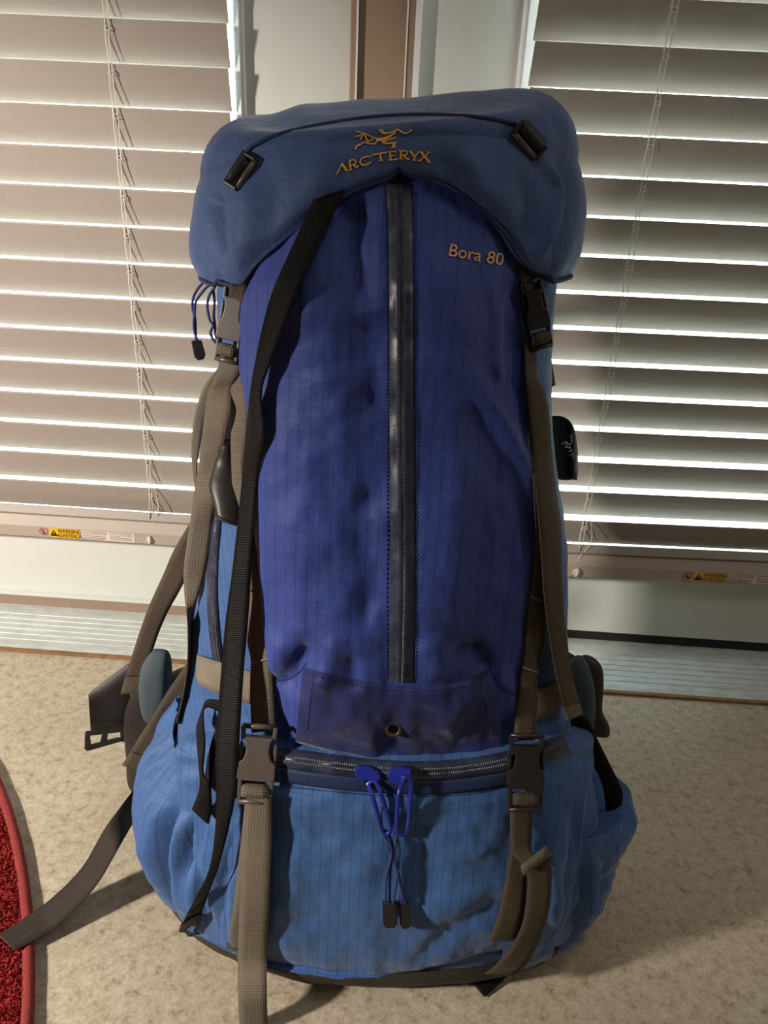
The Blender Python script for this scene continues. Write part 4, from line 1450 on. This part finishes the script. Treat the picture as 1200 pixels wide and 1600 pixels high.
# belt wing with buckle on the floor side
ribbon('belt_wing', [(202, 1036, 205, 1120, -.33), (172, 1058, 195, 1135, -.335), (150, 1075, 168, 1140, -.34), (138, 1086, 142, 1146, -.345)], M['blackcloth'], thick=.003)
def flat_frame(x, y, Y, ang):
    p = at_y(x, y, Y)
    dv = ray(x, y).normalized(); nrm = -dv
    right = (CR - nrm * CR.dot(nrm)).normalized(); up = nrm.cross(right)
    c, s = math.cos(ang), math.sin(ang)
    return p, right * c - up * s, right * s + up * c, nrm, (p - CAM).dot(CW) / FPX
fr = flat_frame(165, 1151, -.352, R_(-7))
bk = solid('belt_buckle', fr, [(-29, 12), (27, 12), (29, 6), (24, 4), (-24, 4), (-29, 4)], -.003, .003, M['plastic'], PACK, .0007)
for (o_) in ([(-30, 10), (-23, 10), (-21, -14), (-26, -19), (-31, -15)], [(22, 10), (29, 10), (30, -6), (26, -12), (21, -9)], [(-26, -9), (-24, -18), (24, -10), (26, -5), (18, -3), (-10, -7)], [(-4, 8), (4, 8), (2, -8), (-9, -9)]):
    solid('buckle_prong', fr, o_, -.0025, .0025, M['plastic'], bk, .0006)

# black webbing draped over the right hip into the pocket
ribbon('black_strap', [(852, 1142, 884, 1122, -.462), (880, 1146, 916, 1122, -.464), (905, 1164, 931, 1150, -.466), (921, 1186, 949, 1186, -.468), (937, 1216, 964, 1216, -.470), (944, 1240, 973, 1238, -.470), (947, 1270, 971, 1258, -.466)], M['black'])
# looped black tab with white stitching, right edge
V = []
Ls = [at_y(862, 650, -.36), at_y(878, 651, -.375), at_y(893, 662, -.385), at_y(899, 682, -.375), at_y(900, 700, -.360)]
Rs = [at_y(862, 742, -.36), at_y(876, 744, -.375), at_y(891, 748, -.385), at_y(900, 750, -.375), at_y(901, 744, -.360)]
tab = ribbon3('webbing_tab', Ls, Rs, M['black'], PACK, .003, 30)
ribbon3('tab_lining', [at_y(866, 726, -.352), at_y(884, 724, -.352), at_y(899, 728, -.354)], [at_y(868, 748, -.350), at_y(884, 750, -.350), at_y(900, 748, -.352)], M['blackcloth'], tab, .002, 15)
for pts in ([(878, 694), (884, 690), (889, 694)], [(889, 684), (893, 679), (893, 690), (889, 698)], [(882, 698), (892, 700)], [(888, 706), (894, 703)], [(890, 712), (895, 708), (896, 716)], [(884, 690), (886, 700)]):
    tube_obj('white_stitching', [at_y(a, b, -.3885) for a, b in pts], .0005, M['whitethread'], tab, 5)
# small grey keeper tab on the right flank
ribbon('side_tab', [(858, 565, 862, 562, -.385), (860, 590, 866, 588, -.388), (861, 604, 868, 601, -.386)], M['web'])
# shoulder-strap webbing seen beside the left flank: black rolled sleeve
V, F = [], []
for j in range(24):
    t = j / 23
    x = 356 + 8 * t - 6 * math.sin(t * 3); y = 690 + 118 * t
    c = depth_pt(x, y, .008)
    rx = .0050 + .0085 * min(1, t * 1.6); ry = .006 + .004 * t
    for k in range(16):
        a = 2 * math.pi * k / 16
        V.append(c + Vector((rx * math.cos(a) * (1 + .08 * math.sin(7 * t + 3 * a)), ry * math.sin(a), -.004 * math.cos(a) * t)))
for j in range(23):
    for k in range(16):
        F.append((j * 16 + k, j * 16 + (k + 1) % 16, (j + 1) * 16 + (k + 1) % 16, (j + 1) * 16 + k))
F.append(tuple(range(16)))
sl = mesh_obj('black_sleeve', V, F, M['sleeve'], PACK)
o = [V[23 * 16 + k] for k in range(16)]
tube_obj('sleeve_hem', o, .0012, M['blackcloth'], sl, 6, closed=True)
ribbon('sleeve_tab', [(336, 800, 344, 812, -.440), (350, 812, 352, 824, -.442), (366, 812, 366, 822, -.445)], M['cream'], sl)

# black loop strap hanging at the left pocket
ribbon('black_strap', [(342, 1112, 346, 1095, .010), (322, 1106, 322, 1094, .014), (308, 1132, 318, 1120, .018), (308, 1165, 321, 1162, .020), (311, 1200, 318, 1206, .020), (312, 1230, 328, 1228, .018), (305, 1252, 331, 1262, .016), (300, 1264, 326, 1288, .014)], M['black'])
ribbon('black_strap', [(345, 1118, 356, 1118, .004), (330, 1160, 340, 1162, .006), (322, 1200, 332, 1203, .008), (318, 1235, 330, 1238, .010)], M['black'])

# ------------------------------------------------------------------ zip pulls and cords
def zip_pull(x, y, pts, sliderpts, parent):
    fr = frame_at(x, y, .004, 0, .4)
    sl = solid('zip_slider', fr, sliderpts, -.002, .004, M['pull'], parent, .0012)
    P3 = [depth_pt(a, b, .010) for a, b in pts]
    tube_obj('pull_ring', [Vector(q) for q in catmull(P3 + [P3[0]], 40)][:-1], .0019, M['pull'], sl, 8, closed=True)
    return sl
s1 = zip_pull(574, 1213, [(575, 1224), (587, 1222), (598, 1250), (610, 1292), (606, 1302), (597, 1298), (586, 1258)], [(-19, 14), (-12, 18), (6, 17), (19, 8), (22, -2), (12, -8), (2, -4), (-12, -6), (-19, 2)], zip_low)
s2 = zip_pull(624, 1214, [(632, 1214), (642, 1220), (641, 1255), (636, 1298), (627, 1304), (620, 1296), (622, 1250), (626, 1230)], [(-20, 3), (-14, 13), (0, 18), (19, 14), (18, -4), (6, -10), (-8, -8), (-18, -2)], zip_low)
def cord(name, px, off, parent, r=.0011, mat=None, sub=40):
    return tube_obj(name, [depth_pt(a, b, off) for a, b in px], r, mat or M['cord'], parent, 7, sub=sub)
cord('pull_cord', [(602, 1296), (606, 1322), (618, 1352), (626, 1380), (628, 1412)], .008, s1)
cord('pull_cord', [(596, 1262), (598, 1300), (612, 1330), (604, 1370), (602, 1410)], .010, s1)
cord('pull_cord', [(606, 1300), (614, 1325), (610, 1360), (609, 1412)], .007, s1)
cord('pull_cord', [(626, 1262), (622, 1296), (616, 1330), (622, 1370), (633, 1412)], .009, s2)
cord('pull_cord', [(618, 1300), (624, 1330), (620, 1372), (614, 1412)], .008, s2)
for (x, y, a, par) in ((609, 1427, R_(-3), s1), (632, 1428, R_(-4), s2)):
    fr = frame_at(x, y, .007, a, .4)
    w = 11 if par is s1 else 8
    solid('cord_end', fr, [(-w, 18), (w, 18), (w + .5, -14), (w * .6, -20), (-w * .6, -20), (-w - .5, -14)], -.002, .0035, M['plastic'], par, .0010)

# cords on the upper left
def cord_y(name, px, Y, parent, r=.0011, mat=None, sub=50):
    return tube_obj(name, [at_y(a, b, Y) for a, b in px], r, mat or M['cord'], parent, 7, sub=sub)
c0 = cord_y('pull_cord', [(338, 432), (324, 437), (310, 450), (302, 466), (301, 482), (305, 500), (306, 532)], -.400, PACK)
cord_y('pull_cord', [(340, 440), (326, 446), (315, 458), (306, 472), (304, 490), (303, 512), (308, 532)], -.402, c0)
cord_y('pull_cord', [(336, 448), (327, 462), (324, 480), (328, 500), (333, 508), (329, 520), (334, 532), (342, 540)], -.405, c0)
cord_y('pull_cord', [(333, 452), (335, 470), (334, 492), (336, 510), (338, 528), (342, 535)], -.403, c0)
fr = flat_frame(310, 547, -.401, R_(-6))
solid('cord_end', fr, [(-9, 15), (7, 15), (10, -8), (6, -15), (-3, -16), (-8, -10)], -.004, .004, M['plastic'], c0, .0012)

# ------------------------------------------------------------------ embroidery
def strokes(name, items, tr, mat, parent, lift=.0009):
    V, F = [], []
    for poly, w in items:
        pts = catmull(poly, max(2, (len(poly) - 1) * 4 + 1)) if len(poly) > 2 else [poly[0], poly[1]]
        n = len(pts)
        ring = []
        for i in range(n):
            a, b = pts[max(i - 1, 0)], pts[min(i + 1, n - 1)]
            tx, ty = b[0] - a[0], b[1] - a[1]
            l = math.hypot(tx, ty) or 1
            for s in (-.5, .5):
                x, y = tr(pts[i][0] - ty / l * w * s, pts[i][1] + tx / l * w * s)
                h = hit(x, y)
                dv = ray(x, y).normalized()
                V.append(h[0] - dv * lift); V.append(h[0] + dv * .001)
        b0 = len(V) - n * 4
        for i in range(n - 1):
            k = b0 + i * 4
            F += [(k, k + 2, k + 6, k + 4), (k, k + 4, k + 5, k + 1), (k + 2, k + 3, k + 7, k + 6)]
        F += [(b0, b0 + 1, b0 + 3, b0 + 2), (b0 + (n - 1) * 4, b0 + (n - 1) * 4 + 2, b0 + (n - 1) * 4 + 3, b0 + (n - 1) * 4 + 1)]
    return mesh_obj(name, V, F, mat, parent, smooth=False)
cr8 = lambda x, y: (500 + x / 5.4545, 180 + y / 5.4545)
LET = [
    ([(145, 500), (160, 470), (191, 410)], 11), ([(184, 410), (206, 440), (230, 472)], 20), ([(222, 474), (246, 467)], 8), ([(136, 502), (152, 497)], 8),
    ([(252, 386), (262, 466)], 15), ([(248, 388), (290, 380), (306, 394), (298, 414), (266, 426)], 10), ([(283, 418), (306, 440), (332, 434)], 14), ([(244, 470), (276, 463)], 8),
    ([(415, 352), (376, 358), (348, 382), (345, 408), (372, 424), (410, 416), (438, 398)], 13), ([(408, 345), (430, 358)], 8),
    ([(440, 348), (464, 326)], 10),
    ([(470, 332), (562, 318)], 12), ([(514, 330), (521, 386)], 16), ([(504, 388), (540, 384)], 8), ([(470, 326), (473, 348)], 8), ([(560, 312), (563, 334)], 8),
    ([(597, 312), (602, 380)], 16), ([(574, 314), (650, 309)], 10), ([(602, 346), (642, 343)], 9), ([(580, 382), (656, 377)], 10), ([(648, 306), (650, 324)], 8), ([(655, 364), (657, 382)], 8),
    ([(690, 305), (690, 370)], 16), ([(670, 304), (724, 303), (745, 318), (734, 336), (698, 341)], 10), ([(712, 340), (735, 366), (764, 376)], 14), ([(672, 373), (712, 373)], 8),
    ([(768, 306), (804, 348)], 15), ([(850, 308), (810, 348)], 10), ([(805, 342), (803, 380)], 15), ([(784, 383), (824, 383)], 8), ([(758, 305), (790, 307)], 7), ([(832, 306), (862, 312)], 7),
    ([(862, 316), (934, 400)], 18), ([(934, 312), (850, 388)], 10), ([(846, 312), (882, 318)], 7), ([(914, 308), (946, 318)], 7), ([(834, 386), (866, 392)], 7), ([(912, 400), (948, 404)], 7),
]
BIRD = [
    ([(303, 132), (340, 145), (375, 155), (440, 182), (492, 202)], 9), ([(375, 150), (345, 170), (298, 184)], 9), ([(350, 165), (334, 186)], 8), ([(362, 170), (346, 208)], 12),
    ([(372, 155), (390, 185), (404, 222)], 13), ([(462, 190), (440, 210), (403, 222)], 9), ([(488, 208), (470, 242), (430, 242), (380, 232), (342, 252)], 10),
    ([(348, 248), (312, 265), (300, 290)], 16), ([(332, 254), (298, 272)], 9),
    ([(480, 210), (540, 203), (580, 188), (612, 168)], 26), ([(570, 186), (630, 158)], 15),
    ([(606, 170), (634, 150), (646, 126), (672, 126), (702, 146), (740, 151), (788, 124)], 13), ([(508, 118), (520, 140), (560, 150), (600, 148), (640, 136)], 12), ([(526, 150), (562, 160)], 10), ([(520, 122), (545, 130)], 8),
    ([(528, 226), (570, 240), (632, 234)], 14), ([(632, 236), (610, 278)], 9), ([(634, 236), (642, 280)], 9), ([(630, 240), (626, 282)], 9), ([(540, 226), (600, 206), (650, 187)], 9), ([(640, 225), (648, 245)], 10),
]
strokes('embroidered_lettering', LET, cr8, M['gold'], lid)
strokes('embroidered_logo', BIRD, cr8, M['gold'], lid)
def bora(co):
    a = R_(10.5)
    x, y = co.x * 27.5, -co.y * 27.5
    X = 699 + x * math.cos(a) - y * math.sin(a); Y = 399 + x * math.sin(a) + y * math.cos(a)
    h = hit(X, Y)
    dv = ray(X, Y).normalized()
    return h[0] - dv * (.0012 if co.z > 0 else -.0005)
text_mesh('Bora 80', M['orange'], 'embroidered_lettering', front, bora, 'LEFT', .02)

# ------------------------------------------------------------------ back panel and shoulder straps, facing the doors
V, F = [], []
for z in zl(.06, .60, 20):
    xl, xr, yf, ym, yb = lerp_table(SEC, z)
    cx = (xl + xr) / 2
    for k in range(9):
        t = k / 8 * 2 - 1
        V.append((cx + t * .095, sec_pt(-math.pi / 2 + t * .6, z).y + .012 * (1 - t ** 4) + .002, z))
for j in range(19):
    for k in range(8):
        F.append((j * 9 + k, j * 9 + k + 1, (j + 1) * 9 + k + 1, (j + 1) * 9 + k))
mesh_obj('back_panel', V, F, M['blackcloth'], PACK)
for sgn in (-1, 1):
    cx = -.025
    path = [(.030, -.272, .585), (.045, -.235, .575), (.060, -.205, .52), (.075, -.200, .42), (.085, -.215, .32), (.090, -.255, .22), (.088, -.305, .15)]
    Ls = [Vector((cx + sgn * (a - .022), y, z)) for a, y, z in path]; Rs = [Vector((cx + sgn * (a + .022), y, z)) for a, y, z in path]
    ribbon3('shoulder_strap', Ls, Rs, M['blackcloth'], PACK, .012)
# hip belt running behind the pack between the two padded wings
pl, pr = at_y(248, 1105, -.348), at_y(915, 1090, -.346)
mid = (pl.z + pr.z) / 2
path = [pl, pl + Vector((.035, .035, 0)), Vector((-.10, -.296, mid)), Vector((-.02, -.292, mid)), Vector((.06, -.296, mid)), pr + Vector((-.035, .035, 0)), pr]
ribbon3('hip_belt', [p + Vector((0, 0, .034)) for p in path], [p - Vector((0, 0, .034)) for p in path], M['blackcloth'], PACK, .014)
